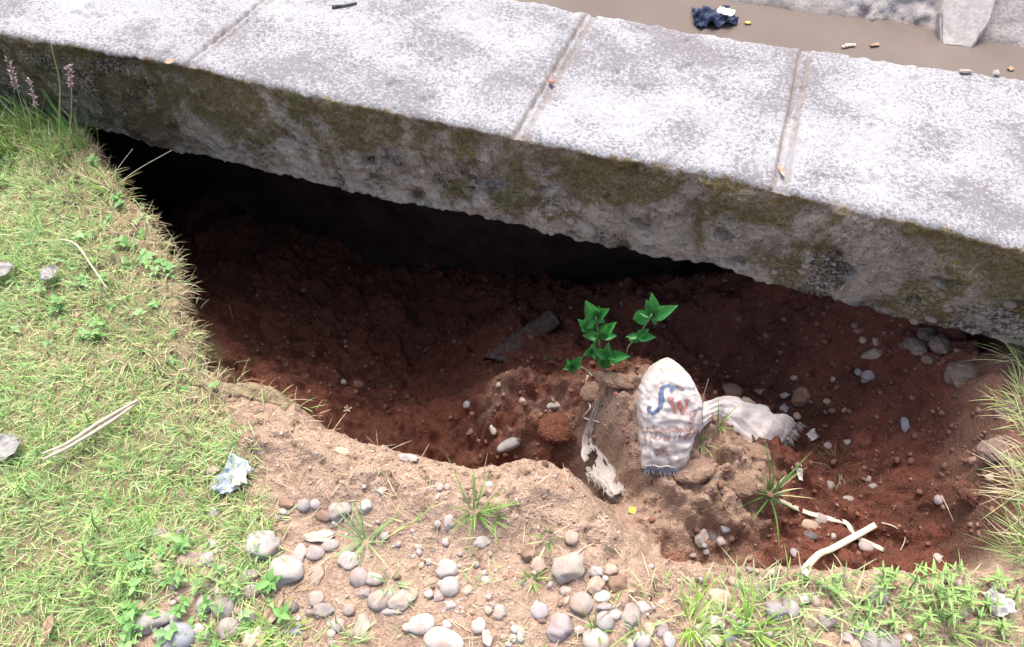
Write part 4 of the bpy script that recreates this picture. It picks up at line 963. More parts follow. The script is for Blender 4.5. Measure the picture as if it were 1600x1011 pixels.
lay('twig', [(519, 13), (540, 10), (558, 6)], .006, M['darktwig'], 'dark short twig lying on the pale walkway', 'twig', .004, ZT)
lay('root', [(918, 590), (914, 618), (922, 640), (912, 655), (936, 663)], .004, M['root'], 'pale crooked root hanging left of the torn sack cloth', 'root', .012)
lay('root', [(880, 580), (905, 575), (925, 590)], .003, M['root'], 'thin pale root below the green herb', 'root', .01)
lay('root', [(905, 900), (900, 870), (925, 852), (945, 858)], .002, M['straw'], 'thin looping straw at the end of the front lip', 'root', .006)
lay('straw_strand', [(1375, 818), (1398, 826), (1412, 842), (1405, 862)], .0022, M['straw'], 'thin pale strand curling beside the white strap', 'straw', .008)
lay('twig', [(1470, 775), (1482, 800), (1495, 830)], .0018, M['root'], 'thin root on the red slope at right', 'root', .004)
lay('stick', [(395, 1000), (420, 965), (438, 950)], .006, M['straw'], 'pale bent dry leaf stalk by the cream stone', 'stick', .008)
# long straw stalk in the lawn: three flattened strands
e = empty('straw_stalk', hit(150, 690))
for k_, dv in enumerate((0, 4, -3)):
    pts = [hit(u, v+dv)+np.array([0, 0, .035+.006*k_]) for u, v in [(82, 726), (120, 704+k_*3), (165, 680), (200, 655+k_*2), (228, 640-dv)]]
    child('strand', tube('strand', spline(pts, 6), [.004*(.6+.6*math.sin(i/24*3.14)) for i in range(25)], 6), M['straw'], e)
tag(e, 'long pale straw stalk lying across the lawn', 'straw')
e = empty('straw_stalk', hit(140, 430))
pts = [hit(u, v)+np.array([0, 0, .03]) for u, v in [(98, 385), (125, 392), (150, 425), (175, 462)]]
child('strand', tube('strand', spline(pts, 6), .0028, 6), M['straw'], e); tag(e, 'bent pale straw in the upper lawn', 'straw')
# dried flower sprig on the lip
b = hit(545, 668); e = empty('dried_flower', b); top = PY(545, 640, b[1]+.01)
child('stem', tube('stem', spline([b, (b+top)/2+np.array([.004, 0, 0]), top], 5), .0014, 5), M['straw'], e)
rr = random.Random(4)
for k_ in range(9):
    d = Vector((rr.uniform(-1, 1), rr.uniform(-1, 1), rr.uniform(.2, 1))).normalized()*rr.uniform(.010, .02)
    child('floret', tube('floret', [Vector(top), Vector(top)+d*.6, Vector(top)+d], [.001, .0028, .002], 5), M['straw'], e)
tag(e, 'small dried pale flower sprig on the edge of the tan lip', 'flower')

# ------------------------------------------------------------------ leafy weeds
WL = [leaf_mesh('leaf', M['weed'], nl=8, nw=5, wid=.27, point=1.25, fold=.3, droop=dr) for dr in (.15, .3, .45)]
DL = [leaf_mesh('leaf', M['dkleaf'], nl=9, nw=5, wid=.56, point=1.25, fold=.28, droop=dr, wave=.06) for dr in (.1, .25, .4)]
def weed(u, v, h, nn, ll, label, seed, lean=.3, name='leafy_weed', leaves=WL):
    h *= .75 if u > 1300 else 1
    nn += 2 if leaves is WL else 0
    rr = random.Random(seed); b = hit(u, v); e = empty(name, b); az = rr.uniform(0, 6.28); off = Vector((math.cos(az), math.sin(az), 0))*h*lean
    top = Vector(b)+Vector((0, 0, h))+off; pts = spline([Vector(b)-Vector((0, 0, .01)), Vector(b)+Vector((0, 0, h*.5))+off*.3, top], 8)
    child('stem', tube('stem', pts, [.0024*(1-.5*i/len(pts)) for i in range(len(pts))], 5), M['weedstem'], e)
    for k_ in range(nn):
        t_ = .22+.78*k_/(nn-1); p_ = pts[min(int(t_*(len(pts)-1)), len(pts)-1)]; a0 = k_*1.57+rr.uniform(-.3, .3)
        for s_ in range(2 if k_ < nn-1 else 4):
            a = a0+s_*(math.pi if k_ < nn-1 else math.pi/2); el = rr.uniform(.1, .6)+(.35 if k_ == nn-1 else 0)
            L_ = .47*ll*(.75+.5*math.sin(t_*2.6))*rr.uniform(.8, 1.2)*(0.75 if k_ == nn-1 else 1)
            o = obj('leaf', rr.choice(leaves), None, e)
            mm = frame((math.cos(a)*math.cos(el), math.sin(a)*math.cos(el), math.sin(el)), (0, 0, 1)); mm = mm @ Matrix.Rotation(rr.uniform(-.3, .3), 4, 'Y') @ Matrix.Scale(L_, 4)
            mm.translation = p_-Vector(b); o.matrix_local = mm
    return tag(e, label, 'weed', 'leafy weeds')
for i, a in enumerate([(1432, 905, .13, 5, .050, 'tallest light green weed in front of the pit, top of the lower right patch'), (1375, 915, .09, 4, .045, 'light green weed at the upper left of the lower right patch'),
          (1405, 940, .09, 4, .045, 'light green weed below the tallest one'), (1450, 945, .10, 5, .045, 'light green weed right of centre in the lower right patch'), (1500, 925, .09, 4, .045, 'light green weed leaning over the pit edge right of the tallest one'),
          (1545, 910, .10, 4, .045, 'light green weed nearest the lowest right bank tuft'), (1525, 950, .07, 4, .040, 'light green weed just left of the white paper scrap'), (1350, 955, .07, 4, .045, 'light green weed at the left end of the patch, by the mauve stone'),
          (1390, 975, .07, 4, .045, 'light green weed just above the grey stone at the lower edge'), (1430, 985, .08, 4, .045, 'light green weed at the lower edge below the patch centre'), (1480, 965, .07, 4, .040, 'light green weed beside the lower right grass tuft'),
          (1310, 930, .05, 3, .040, 'small light green weed left of the patch beside the grey stones'), (1560, 985, .06, 4, .040, 'light green weed below the white paper scrap'), (1470, 905, .08, 4, .042, 'light green weed right behind the tallest one'),
          (155, 830, .10, 5, .040, 'light green weed standing tallest among the lawn weeds at lower left'), (140, 880, .08, 4, .045, 'light green weed below the tallest lawn weed'), (165, 885, .07, 4, .042, 'light green weed right of its twin in the lower left lawn'),
          (198, 912, .06, 3, .045, 'low rosette weed at the right end of the lower left group'), (150, 925, .06, 4, .042, 'low light green weed at the bottom of the lower left group'), (330, 905, .06, 3, .035, 'small weed among stones left of the pale angular rock'),
          (372, 918, .06, 3, .040, 'small weed under the pale angular rock'), (40, 770, .06, 4, .036, 'small weed at the left picture edge in the lawn'), (140, 660, .05, 3, .034, 'small weed above the long straw stalk'), (15, 290, .06, 4, .036, 'blue green weed at the left edge near the walkway'), (145, 610, .05, 3, .032, 'small weed in the middle of the lawn'),
          (330, 985, .05, 3, .036, 'small weed between the blue stone and the mauve stones'), (290, 900, .05, 3, .034, 'small weed beside the tan stones at lower left')]):
    weed(*a, seed=900+i)
for i, (u, v, w_) in enumerate([(1335, 985, 'by the grey brown stone at the lower edge'), (1362, 938, 'in front of the mauve stone'), (1418, 925, 'tucked under the tallest one'), (1462, 925, 'between the tallest one and the pit edge'), (1520, 985, 'below the white scrap, left side'), (1500, 945, 'above the lower right tuft'), (1580, 940, 'at the right picture edge'), (1388, 900, 'at the pit edge left of the tallest one')]):
    weed(u, v, .055+.03*(i % 3), 3+i % 2, .040, 'short light green weed in the patch, '+w_, seed=1200+i)
for i, a in enumerate([(196, 300, .05, 4, .022, 'tiny round leaved weed at the upper left rim'), (268, 405, .03, 3, .020, 'tiny weed hanging at the left rim, upper of two'), (281, 424, .03, 3, .022, 'tiny weed hanging at the left rim, lower of two')]):
    weed(*a, seed=960+i, lean=.6)
# dark green herbs behind the sandbag: every leaf from a whorl on its stem
def herb(base, stems, whorls, label, seed):
    rr = random.Random(seed); b = hit(*base); e = empty('green_herb', b); zm = lambda q: (850+q[0]/2.527, 430+q[1]/2.527)
    for st_ in stems:
        pts = [Vector(b)-Vector((0, 0, .01))]+[Vector(PY(*zm(q), b[1]-.01-.015*i)) for i, q in enumerate(st_)]
        child('stem', tube('stem', spline(pts, 6), .0022, 5), M['dkstem'], e)
    for wc, tips in whorls:
        c_ = Vector(PY(*zm(wc), b[1]-.03+rr.uniform(-.01, .01)))
        tips = list(tips)+[(wc[0]+rr.uniform(-44, 44), wc[1]+rr.uniform(-36, 40)) for _ in range(10)]
        for tp in tips:
            q = Vector(PY(*zm(tp), c_.y+rr.uniform(-.022, .012))); d = q-c_; L_ = max(.017, d.length*rr.uniform(.72, 1.0))
            o = obj('leaf', rr.choice(DL), None, e); mm = frame(d, (rr.uniform(-.3, .3), -.75, .8)) @ Matrix.Scale(L_, 4); mm.translation = c_-Vector(b); o.matrix_local = mm
    return tag(e, label, 'plant', 'dark green herbs in the hole')
herb((938, 588), [[(225, 330), (215, 240), (205, 165)], [(250, 340), (255, 320)], [(150, 365), (110, 360)]],
     [((205, 165), [(165, 105), (268, 125), (150, 212), (228, 205)]), ((218, 238), [(130, 240), (180, 275), (298, 240), (285, 185)]), ((255, 318), [(250, 275), (330, 322), (268, 392), (212, 382), (195, 295)]), ((112, 360), [(78, 370), (135, 340)]), ((190, 300), [(150, 320), (170, 345), (230, 300)]), ((175, 205), [(140, 190), (165, 235)])],
     'dark green broad leaved herb growing behind the sandbag, larger of two', 5)
herb((980, 575), [[(330, 290), (375, 235), (425, 155)]], [((428, 155), [(432, 85), (368, 150), (522, 132), (448, 210), (332, 178)]), ((372, 238), [(440, 246), (332, 270)])],
     'dark green herb with a whorl of pointed leaves above the sandbag, smaller of two', 6)
weed(853, 562, .03, 3, .016, 'tiny green seedling in the hole left of the herb', 990, leaves=DL)
weed(912, 682, .025, 3, .014, 'tiny green seedling beside the torn sack cloth', 991, leaves=DL)
weed(975, 292, .02, 3, .014, 'tiny weed seedling', 992) if False else None

# ------------------------------------------------------------------ sandbag with its tied mouth
def mat_sack(name, col, dirt=.5):
    t = NT(name); p = t.pos(); n = t.noise(p, 18, 4, .6); n2 = t.noise(p, 120, 4, .6)
    wv = t.n('ShaderNodeTexWave', {'Vector': p, 'Scale': 150.0, 'Distortion': 1.5, 'Detail': 2.0}, wave_type='BANDS', bands_direction='X').outputs['Fac']
    c = t.mix(t.ramp(n, .3, .7), col, tuple(x*.82 for x in col))
    c = t.mix(t.ramp(t.noise(p, 9, 4, .65), .48, .68, 0, dirt), c, (.34, .235, .175))
    c = t.mix(t.ramp(n2, .55, .75, 0, .4), c, (.36, .27, .21))
    nb = t.bump(wv, .25, .002); nb = t.bump(t.noise(p, 40, 4, .6), .6, .006, nb)
    return t.bsdf(c, .75, .25, nb)
M['sack'] = mat_sack('woven_sack', (.62, .57, .535), .4); M['sackgrey'] = mat_sack('grey_sack_cloth', (.42, .39, .36), .4)
M['sackpink'] = mat_sack('frayed_sack', (.66, .61, .59), .2)
M['blue'] = mat_plain('blue_print', (.035, .085, .20), .7, .35, 200); M['red'] = mat_plain('red_print', (.42, .12, .09), .7, .35, 150)
M['faint'] = mat_plain('faint_red_print', (.43, .24, .20), .75, .3, 150)
M['stitch'] = mat_plain('blue_stitching', (.16, .19, .28), .8, .4, 120)
bb = P(1032, 731, -.150); bt_ = P(1043, 561, .035)
axis = bt_-bb; Lb = np.linalg.norm(axis); ad = axis/Lb
rt = np.array(c_r); rt = rt-ad*(rt@ad); rt /= np.linalg.norm(rt); nn_ = np.cross(rt, ad)
if nn_@(CAM-bb) < 0: nn_ = -nn_
# outline read off the photograph: share of length, left and right half width (px)
OUT = np.array([(0, 30, 33), (.06, 32, 37), (.16, 33, 42), (.30, 36, 47), (.45, 40, 54), (.60, 42, 58), (.70, 40, 50), (.80, 36, 41), (.88, 29, 31), (.95, 18, 19), (1.0, 5, 5)])
nt_, na = 70, 72; tb = np.linspace(0, 1, nt_); Vb = []
pm = pxm(bb)*1.0
for t_ in tb:
    wl_ = np.interp(t_, OUT[:, 0], OUT[:, 1])*pm; wr_ = np.interp(t_, OUT[:, 0], OUT[:, 2])*pm
    th = np.interp(t_, [0, .05, .2, .5, .8, .93, 1], [.012, .026, .046, .060, .052, .034, .006])
    cc = bb+ad*Lb*t_ + rt*0.0
    for k_ in range(na):
        a = 6.28318*k_/na; ca, sa = math.cos(a), math.sin(a)
        ex = abs(ca)**.85*(1 if ca > 0 else -1); ez = abs(sa)**.55*(1 if sa > 0 else -1)
        Vb.append(cc+rt*(ex*(wr_ if ca > 0 else wl_))+nn_*(ez*th))
Vb = np.array(Vb).reshape(nt_, na, 3)
aa = np.linspace(0, 6.283, na, endpoint=False)[None]*np.ones((nt_, 1)); tb2 = tb[:, None]*np.ones((1, na))
wr = 0.007*fbm(np.cos(aa)*1.1+7, tb2*2.4, 807, 2) - .006*np.clip(.16-np.abs(fbm(np.cos(aa)*2.2+tb2*2, tb2*4-np.cos(aa), 809, 3)), 0, 1)/.16 + 0.006*fbm(np.cos(aa)*2.2+3, tb2*6, 801, 4) + 0.010*np.abs(fbm(np.cos(aa)*4+tb2*3, tb2*13, 803, 3)) + .003*np.sin(tb2*40+3*np.cos(aa)*2+4*fbm(np.cos(aa)*2, tb2*3, 805, 2))*np.exp(-((tb2-.22)/.2)**2)
Vb = Vb + (np.cos(aa)[..., None]*rt*.4+np.sin(aa)[..., None]*nn_)*wr[..., None]
ib = np.arange(nt_*na).reshape(nt_, na); ibn = np.roll(ib, -1, 1)
fb = np.stack([ib[:-1], ibn[:-1], ibn[1:], ib[1:]], -1).reshape(-1, 4)
vb = np.vstack([Vb.reshape(-1, 3), [bb, bt_+ad*.004]]); n0 = nt_*na
capf = [(n0, ib[0, (k_+1) % na], ib[0, k_]) for k_ in range(na)]+[(n0+1, ib[-1, k_], ib[-1, (k_+1) % na]) for k_ in range(na)]
bag = empty('sandbag', bb); tag(bag, 'dirty white woven sandbag lettered S W, its frayed tied mouth trailing to the right', 'sandbag')
bodyme = mesh_np('body', vb, [fb, np.array(capf)])
body_ = child('body', bodyme, M['sack'], bag)
bvh = BVHTree.FromPolygons([tuple(q) for q in vb], [tuple(q) for q in fb.tolist()])
def on_bag(u, v, off=.0018):
    d = Vector(ray(u, v)).normalized(); h_ = bvh.ray_cast(Vector(CAM), d)
    if h_[0] is None: return None
    n_ = h_[1] if h_[1].dot(d) < 0 else -h_[1]
    return h_[0]+n_*off
def print_stroke(name, pix, hw, mat_, sub=5):
    sp_ = spline([Vector((a, b_, 0)) for a, b_ in pix], sub); n = len(sp_); vs = []; fs = []
    hws = np.interp(np.linspace(0, 1, n), np.linspace(0, 1, len(hw)), hw); row = []
    for i, p_ in enumerate(sp_):
        d = (sp_[min(i+1, n-1)]-sp_[max(i-1, 0)]); d = d.normalized() if d.length > 0 else Vector((1, 0, 0)); pr = Vector((-d.y, d.x, 0))
        r5 = [on_bag(*(p_+pr*hws[i]*s_)[:2]) for s_ in (-1, -.33, .33, 1)]
        if any(q is None for q in r5): row.append(None); continue
        row.append(len(vs)); vs += r5
    for i in range(n-1):
        if row[i] is None or row[i+1] is None: continue
        for j in range(3): fs.append((row[i]+j, row[i]+j+1, row[i+1]+j+1, row[i+1]+j))
    if not fs: return None
    return vs, fs
def print_part(name, strokes, mat_):
    V_ = []; F_ = []
    for st_ in strokes:
        q = print_stroke(name, st_[0], st_[1], mat_)
        if q is None: continue
        k0 = len(V_); V_ += q[0]; F_ += [tuple(i+k0 for i in f) for f in q[1]]
    o = child(name, mesh_np(name, [tuple(q) for q in V_], F_), mat_, body_); return o
print_part('letter_s', [([(1047, 612), (1050.5, 608), (1047, 603.5), (1040, 603), (1034, 608), (1033, 617), (1034, 626), (1031.5, 635), (1025, 642), (1018, 645), (1014, 640), (1016.5, 634.5)], [2.4, 3.4, 2.6, 2.0, 3.2, 4.4, 4.6, 3.8, 2.4, 2.2, 3.0, 2.2])], M['blue'])
print_part('letter_w', [([(1047.5, 623), (1051, 633), (1056, 645)], [3, 3, 2.4]), ([(1056, 645), (1059, 634), (1061, 626)], [2.2, 2, 2]), ([(1061, 626), (1064, 636), (1067, 647)], [3, 3, 2.4]), ([(1067, 647), (1071, 636), (1075, 626)], [2, 2, 1.8]),
                        ([(1043, 622.5), (1048, 622), (1053, 622.5)], [1.6, 1.6, 1.6]), ([(1070, 625.5), (1074, 625), (1078, 625.5)], [1.5, 1.5, 1.5])], M['red'])
rr = random.Random(12); fs_ = []
for (y0, x0, x1, hgt_) in ((672, 1004, 1092, 11), (684, 1008, 1080, 7)):
    x_0 = x0
    while x_0 < x1:
        fs_.append(([(x_0, y0-hgt_/2+rr.uniform(-2, 2)), (x_0+rr.uniform(-2, 2), y0), (x_0+rr.uniform(-3, 3), y0+hgt_/2+rr.uniform(-2, 2))], [.9, rr.uniform(.8, 1.8), .8]))
        if rr.random() < .6: fs_.append(([(x_0, y0+rr.uniform(-4, 4)), (x_0+3, y0+rr.uniform(-4, 4)), (x_0+6, y0+rr.uniform(-3, 3))], [.8, 1.2, .8]))
        x_0 += rr.uniform(5, 9)
for q in range(7): fs_.append(([(1085-q*1.2+rr.uniform(-3, 3), 640+q*6), (1083-q*1.2, 644+q*6), (1081-q*1.5+rr.uniform(-3, 3), 648+q*6)], [1.2, 2.2, 1]))
print_part('faded_print', fs_, M['faint'])
print_part('faded_mark', [([(1024, 701), (1028, 706), (1030, 711)], [1.2, 1.2, 1]), ([(1033, 700), (1029, 706), (1025, 713)], [1.2, 1.2, 1]), ([(1036, 701), (1037, 706), (1036, 712)], [1.3, 1.3, 1.3]), ([(1037, 701), (1041, 700), (1044, 700.5)], [1, 1, 1]), ([(1037, 706), (1040, 705.5), (1043, 706)], [1, 1, 1]), ([(1036, 712), (1041, 711), (1045, 711)], [1, 1, 1])], M['faint'])
# seam and fringe along the lower hem
V_ = []; F_ = []; rr = random.Random(5)
for k_ in range(46):
    s_ = -1+2*k_/45; p_ = bb+rt*s_*27*pm+nn_*(.014+.008*(1-s_*s_))+ad*.006
    d = -ad*(1+rr.uniform(-.2, .3))+rt*rr.uniform(-.35, .35)+nn_*rr.uniform(-.1, .3); L_ = rr.uniform(.008, .02); w_ = rt*.0014; k0 = len(V_)
    V_ += [p_-w_, p_+w_, p_+d*L_+w_*.4, p_+d*L_-w_*.4]; F_.append((k0, k0+1, k0+2, k0+3))
child('hem_fringe', mesh_np('hem_fringe', V_, F_), M['stitch'], body_)
pts = [bb+rt*s_*29*pm+nn_*(.020+.010*(1-s_*s_))+ad*(.012+.002*math.sin(s_*9)) for s_ in np.linspace(-1, 1, 16)]
child('hem_seam', tube('hem_seam', pts, .0028, 6), M['sackgrey'], body_)
# sheet helper: rows given in pixels (centre, left/right half width), heights by the ground
def sheet(rows, nw, lift, dome, pleat, seed, zoff=None, rag=.0, smoothz=True):
    n = 40; ks = np.linspace(0, 1, len(rows)); q = np.linspace(0, 1, n); rows = np.array(rows, float)
    cu = [np.interp(q, ks, rows[:, i]) for i in range(4)]
    for i in range(4):
        cu[i] = np.convolve(np.pad(cu[i], 4, mode='edge'), np.ones(9)/9, 'valid')
    ctr = np.array([hit(cu[0][i], cu[1][i]) for i in range(n)]); zc = ctr[:, 2]
    zc = np.convolve(np.pad(zc, 5, mode='edge'), np.ones(11)/11, 'valid')
    Vs = np.zeros((n, nw, 3)); sgrid = np.linspace(-1, 1, nw)
    rg = np.random.default_rng(seed)
    for i in range(n):
        du = cu[0][min(i+1, n-1)]-cu[0][max(i-1, 0)]; dv = cu[1][min(i+1, n-1)]-cu[1][max(i-1, 0)]; L_ = math.hypot(du, dv) or 1; nu, nv_ = -dv/L_, du/L_
        for j, s_ in enumerate(sgrid):
            hw = (cu[2][i] if s_ < 0 else cu[3][i])*(1+1.6*rag*20*.5*float(vn(np.array([i*.45+(50 if s_ < 0 else 0)]), np.array([seed*.37]), seed)[0]-.5))
            u, v = cu[0][i]+nu*s_*hw, cu[1][i]+nv_*s_*hw
            p_ = P(u, v, zc[i]+lift)
            p_ = p_ + np.array([0, 0, dome*(1-s_*s_)])
            Vs[i, j] = p_
    S, Q = np.meshgrid(sgrid, q, indexing='xy')
    Vs[..., 2] += pleat*2.2*(np.abs(fbm(S*4.2+1.5*fbm(Q*2, S, seed+3, 2), Q*1.6, seed, 3))-.3)*(.4+Q*.6) + rag*fbm(S*2.4, Q*8, seed+1, 4, .6)
    i = np.arange(n*nw).reshape(n, nw)
    return Vs, np.stack([i[:-1, :-1], i[:-1, 1:], i[1:, 1:], i[1:, :-1]], -1)
Vs, Fs = sheet([(1080, 668, 14, 14), (1098, 652, 16, 14), (1116, 636, 18, 15), (1140, 640, 23, 24), (1165, 652, 28, 32), (1190, 666, 32, 38), (1212, 679, 35, 40), (1230, 692, 34, 38)], 44, .024, .030, .012, 811, rag=.016)
me = mesh_np('tied_mouth', Vs.reshape(-1, 3), Fs.reshape(-1, 4)); o = mouth_ = child('tied_mouth', me, M['sackpink'], bag)
sm = o.modifiers.new('thickness', 'SOLIDIFY'); sm.thickness = .003; sm.offset = -1
def fringe(edge, dirs, r_, lmin, lmax, per, wd=.0016):
    V_ = []; F_ = []
    for (p_, d) in zip(edge, dirs):
        for k_ in range(per):
            L_ = r_.uniform(lmin, lmax); pp = p_+r_.normal(0, .003, 3); dd = d+r_.normal(0, .22, 3); dd /= np.linalg.norm(dd); sd_ = np.cross(dd, [0, 0, 1.]); sd_ = sd_/(np.linalg.norm(sd_)+1e-9)*wd; k0 = len(V_)
            dn = np.array([0, 0, -.35*L_])
            V_ += [pp-sd_, pp+sd_, pp+dd*L_*.6+dn*.4+sd_*.8, pp+dd*L_*.6+dn*.4-sd_*.8, pp+dd*L_+dn]; F_ += [(k0, k0+1, k0+2, k0+3), (k0+3, k0+2, k0+4)]
    return mesh_np('fringe', V_, F_)
rg = np.random.default_rng(31)
ed_ = Vs[-1]; dr_ = Vs[-1]-Vs[-4]; dr_ = dr_/np.linalg.norm(dr_, axis=1)[:, None]
child('fringe', fringe(list(ed_), list(dr_), rg, .012, .05, 16, .0011), M['sackpink'], mouth_)
ed2 = Vs[18:, -1]; dr2 = np.tile(np.array([.1, -.5, -.6]), (len(ed2), 1)); child('fringe', fringe(list(ed2), list(dr2), rg, .006, .028, 10, .0010), M['sackpink'], mouth_)
M['teal'] = mat_plain('teal_print', (.22, .42, .44), .8, .3, 100)
pts = [Vs[36, 33]+np.array([0, 0, .005]), Vs[37, 35]+np.array([0, 0, .005]), Vs[38, 37]+np.array([0, 0, .005])]
child('teal_stripe', tube('teal_stripe', spline(pts, 4), .0045, 6), M['teal'], mouth_)

# torn grey sack cloth hanging off the mound
Vs, Fs = sheet([(938, 622, 3, 4), (932, 645, 8, 5), (920, 668, 6, 5), (915, 690, 7, 9), (928, 706, 20, 22), (944, 722, 25, 30), (956, 742, 19, 25), (963, 760, 15, 15), (966, 780, 9, 9)], 26, .014, .012, .006, 821, rag=.020)
n_, m_ = Vs.shape[:2]
nz = fbm(np.linspace(0, 9, n_)[:, None]*np.ones((1, m_)), np.linspace(0, 3, m_)[None]*np.ones((n_, 1)), 823, 4)
keep = (nz[:-1, :-1] > -.30)
me = mesh_np('torn_cloth', Vs.reshape(-1, 3), Fs[keep].reshape(-1, 4))
cl = empty('torn_sack_cloth', tuple(Vs[20, 9])); tag(cl, 'torn grey rag of sack cloth hanging down the left side of the mound', 'cloth')
o = rag_ = child('rag', me, M['sackgrey'], cl); sm = o.modifiers.new('thickness', 'SOLIDIFY'); sm.thickness = .003; sm.offset = -1
rg = np.random.default_rng(41)
child('fringe', fringe(list(Vs[22:38, -1])+list(Vs[22:38, 0]), [np.array([.5, -.3, -.2])]*16+[np.array([-.5, -.3, -.2])]*16, rg, .006, .03, 8), M['sackgrey'], rag_)

# ------------------------------------------------------------------ plank, straps, litter
M['wood'] = mat_plain('old_wood', (.065, .038, .025), .95, .18, 70, .008, .05)
A = hit(775, 566); A = A+np.array([0, 0, .012]); B = P(868, 495, A[2]+.07); d = B-A; L_ = np.linalg.norm(d); d /= L_
sdv = np.cross(d, [0, 0, 1.]); sdv /= np.linalg.norm(sdv); upv = np.cross(sdv, d)
n1, n2 = 40, 20; ring = [(-1, -1), (-.33, -1), (.33, -1), (1, -1), (1, 0), (1, 1), (.33, 1), (-.33, 1), (-1, 1), (-1, 0)]
Vp = []
for i in range(n1):
    t_ = i/(n1-1)
    for (a, b_) in ring:
        e0 = .02*fbm(np.array([a*1.3+5.]), np.array([b_+3.]), 831, 2)[0]*(1 if i in (0, n1-1) else 0)
        w_ = .040*(1-.12*t_)+.004*fbm(np.array([t_*6]), np.array([a*2+b_]), 833, 3)[0]; h_ = .014+.003*fbm(np.array([t_*9]), np.array([a*4.]), 835, 3)[0]
        sk = .03*a*(1-t_)*(t_ < .02)
        Vp.append(A+d*(L_*t_+e0+sk)+sdv*a*w_+upv*b_*h_)
nr = len(ring); ip = np.arange(n1*nr).reshape(n1, nr); ipn = np.roll(ip, -1, 1)
fp = [tuple(q) for q in np.stack([ip[:-1], ip[1:], ipn[1:], ipn[:-1]], -1).reshape(-1, 4)]+[tuple(ip[0]), tuple(ip[-1][::-1])]
pl = obj('wooden_plank', mesh_np('wooden_plank', Vp, fp, False), M['wood']); tag(pl, 'short weathered wooden plank leaning in the hole left of the green herb', 'plank')
M['strap'] = mat_plain('cream_strap', (.62, .58, .47), .55, .15, 40)
def ribbon(name, pix, width, mat_, lift=.012, n=10, zs=None):
    pts = [hit(*q)+np.array([0, 0, lift]) for q in pix]
    if zs is not None: pts = [p_+np.array([0, 0, z_]) for p_, z_ in zip(pts, zs)]
    sp_ = [np.array(q) for q in spline(pts, n)]; V_ = []; F_ = []
    z_ = np.array([q[2] for q in sp_]); z_ = np.convolve(np.pad(z_, 6, mode='edge'), np.ones(13)/13, 'valid')
    for i, q in enumerate(sp_):
        d = sp_[min(i+1, len(sp_)-1)]-sp_[max(i-1, 0)]; sd_ = np.cross(d, [0, 0, 1.]); sd_ /= np.linalg.norm(sd_); c_ = np.array([q[0], q[1], z_[i]])
        tw = .06*math.sin(i*.13)
        for s_ in (-1, 0, 1): V_.append(c_+sd_*s_*width*.5+np.array([0, 0, s_*width*.5*tw]))
    m3 = len(sp_)
    for i in range(m3-1):
        for j in range(2): F_.append((i*3+j, i*3+j+1, (i+1)*3+j+1, (i+1)*3+j))
    o = obj(name, mesh_np(name, V_, F_, False), mat_); sm = o.modifiers.new('thickness', 'SOLIDIFY'); sm.thickness = .0012; sm.offset = 0
    return o
tag(ribbon('plastic_strap', [(1204, 777), (1235, 793), (1268, 806), (1298, 812), (1320, 820), (1338, 838), (1378, 862)], .0130, M['strap'], .007), 'cream plastic strap running under the crossing one, its upper end in the dark tuft', 'strap', 'plastic straps')
tag(ribbon('plastic_strap', [(1365, 823), (1338, 838), (1305, 856), (1275, 872), (1262, 884), (1254, 900)], .0155, M['strap'], .013), 'cream plastic strap lying on top of the other, its cut end to the right', 'strap', 'plastic straps')
def crumple(name, u, v, wp, hp, amp, mat_, seed, rot=0., z=None, lift=.004, n=18, par=None, tilt=0., leaf=None):
    leaf = (name == 'dead_leaf') if leaf is None else leaf
    c_ = hit(u, v) if z is None else P(u, v, z); s_ = pxm(c_); a, b_ = np.meshgrid(np.linspace(-.5, .5, n), np.linspace(-.5, .5, n), indexing='xy')
    rx = a*wp*s_*(1+.25*fbm(b_*3+5, a*0, seed, 2)); ry = b_*hp*s_*1.25*(1+.25*fbm(a*3+2, b_*0, seed+1, 2))
    if leaf:
        amp *= .5
        if wp > hp: ry = ry*np.sin(np.clip((a+.52)/1.04, 0, 1)*math.pi)**.7
        else: rx = rx*np.sin(np.clip((b_+.52)/1.04, 0, 1)*math.pi)**.7
    an = math.atan2(c_r[1], c_r[0])+rot; x = rx*math.cos(an)-ry*math.sin(an); y = rx*math.sin(an)+ry*math.cos(an)
    zz = amp*(np.abs(fbm(a*3.4, b_*3.4, seed+2, 2))*1.8+.3*fbm(a*9, b_*9, seed+3, 2)) + ry*tilt
    g = hgt(c_[0]+x, c_[1]+y)*.5+c_[2]*.5 if z is None else z
    i = np.arange(n*n).reshape(n, n); q = np.stack([i[:-1, :-1], i[:-1, 1:], i[1:, 1:], i[1:, :-1]], -1).reshape(-1, 4)
    me = mesh_np(name, np.stack([x, y, zz+g-c_[2]+lift], -1).reshape(-1, 3), q)
    o = obj(name, me, mat_, par); o.location = c_ if par is None else Vector(c_)-par.location
    sm = o.modifiers.new('thickness', 'SOLIDIFY'); sm.thickness = .001
    return o
M['bluefilm'] = mat_plain('blue_grey_film', (.30, .35, .46), .45, .3, 30); M['whitefilm'] = mat_plain('white_film', (.66, .63, .60), .5, .2, 30)
M['navy'] = mat_plain('navy_plastic', (.010, .024, .075), .6, .12, 20, .004, .15); M['yleaf'] = mat_plain('yellow_leaf', (.55, .45, .06), .6, .2, 60)
M['bleaf'] = mat_plain('brown_leaf', (.35, .22, .13), .8, .35, 60); M['gleaf'] = mat_plain('grey_leaf', (.24, .235, .225), .8, .3, 60); M['redst'] = mat_plain('brick_chip', (.36, .17, .12), .9, .3, 60)
e = empty('plastic_wrapper', hit(368, 747)); tag(e, 'crumpled blue grey and white plastic wrapper where lawn meets bare soil', 'wrapper')
crumple('film', 365, 748, 44, 46, .010, M['bluefilm'], 841, -.5, None, .010, par=e); crumple('white_flap', 378, 754, 22, 20, .010, M['whitefilm'], 843, .3, None, .022, par=e)
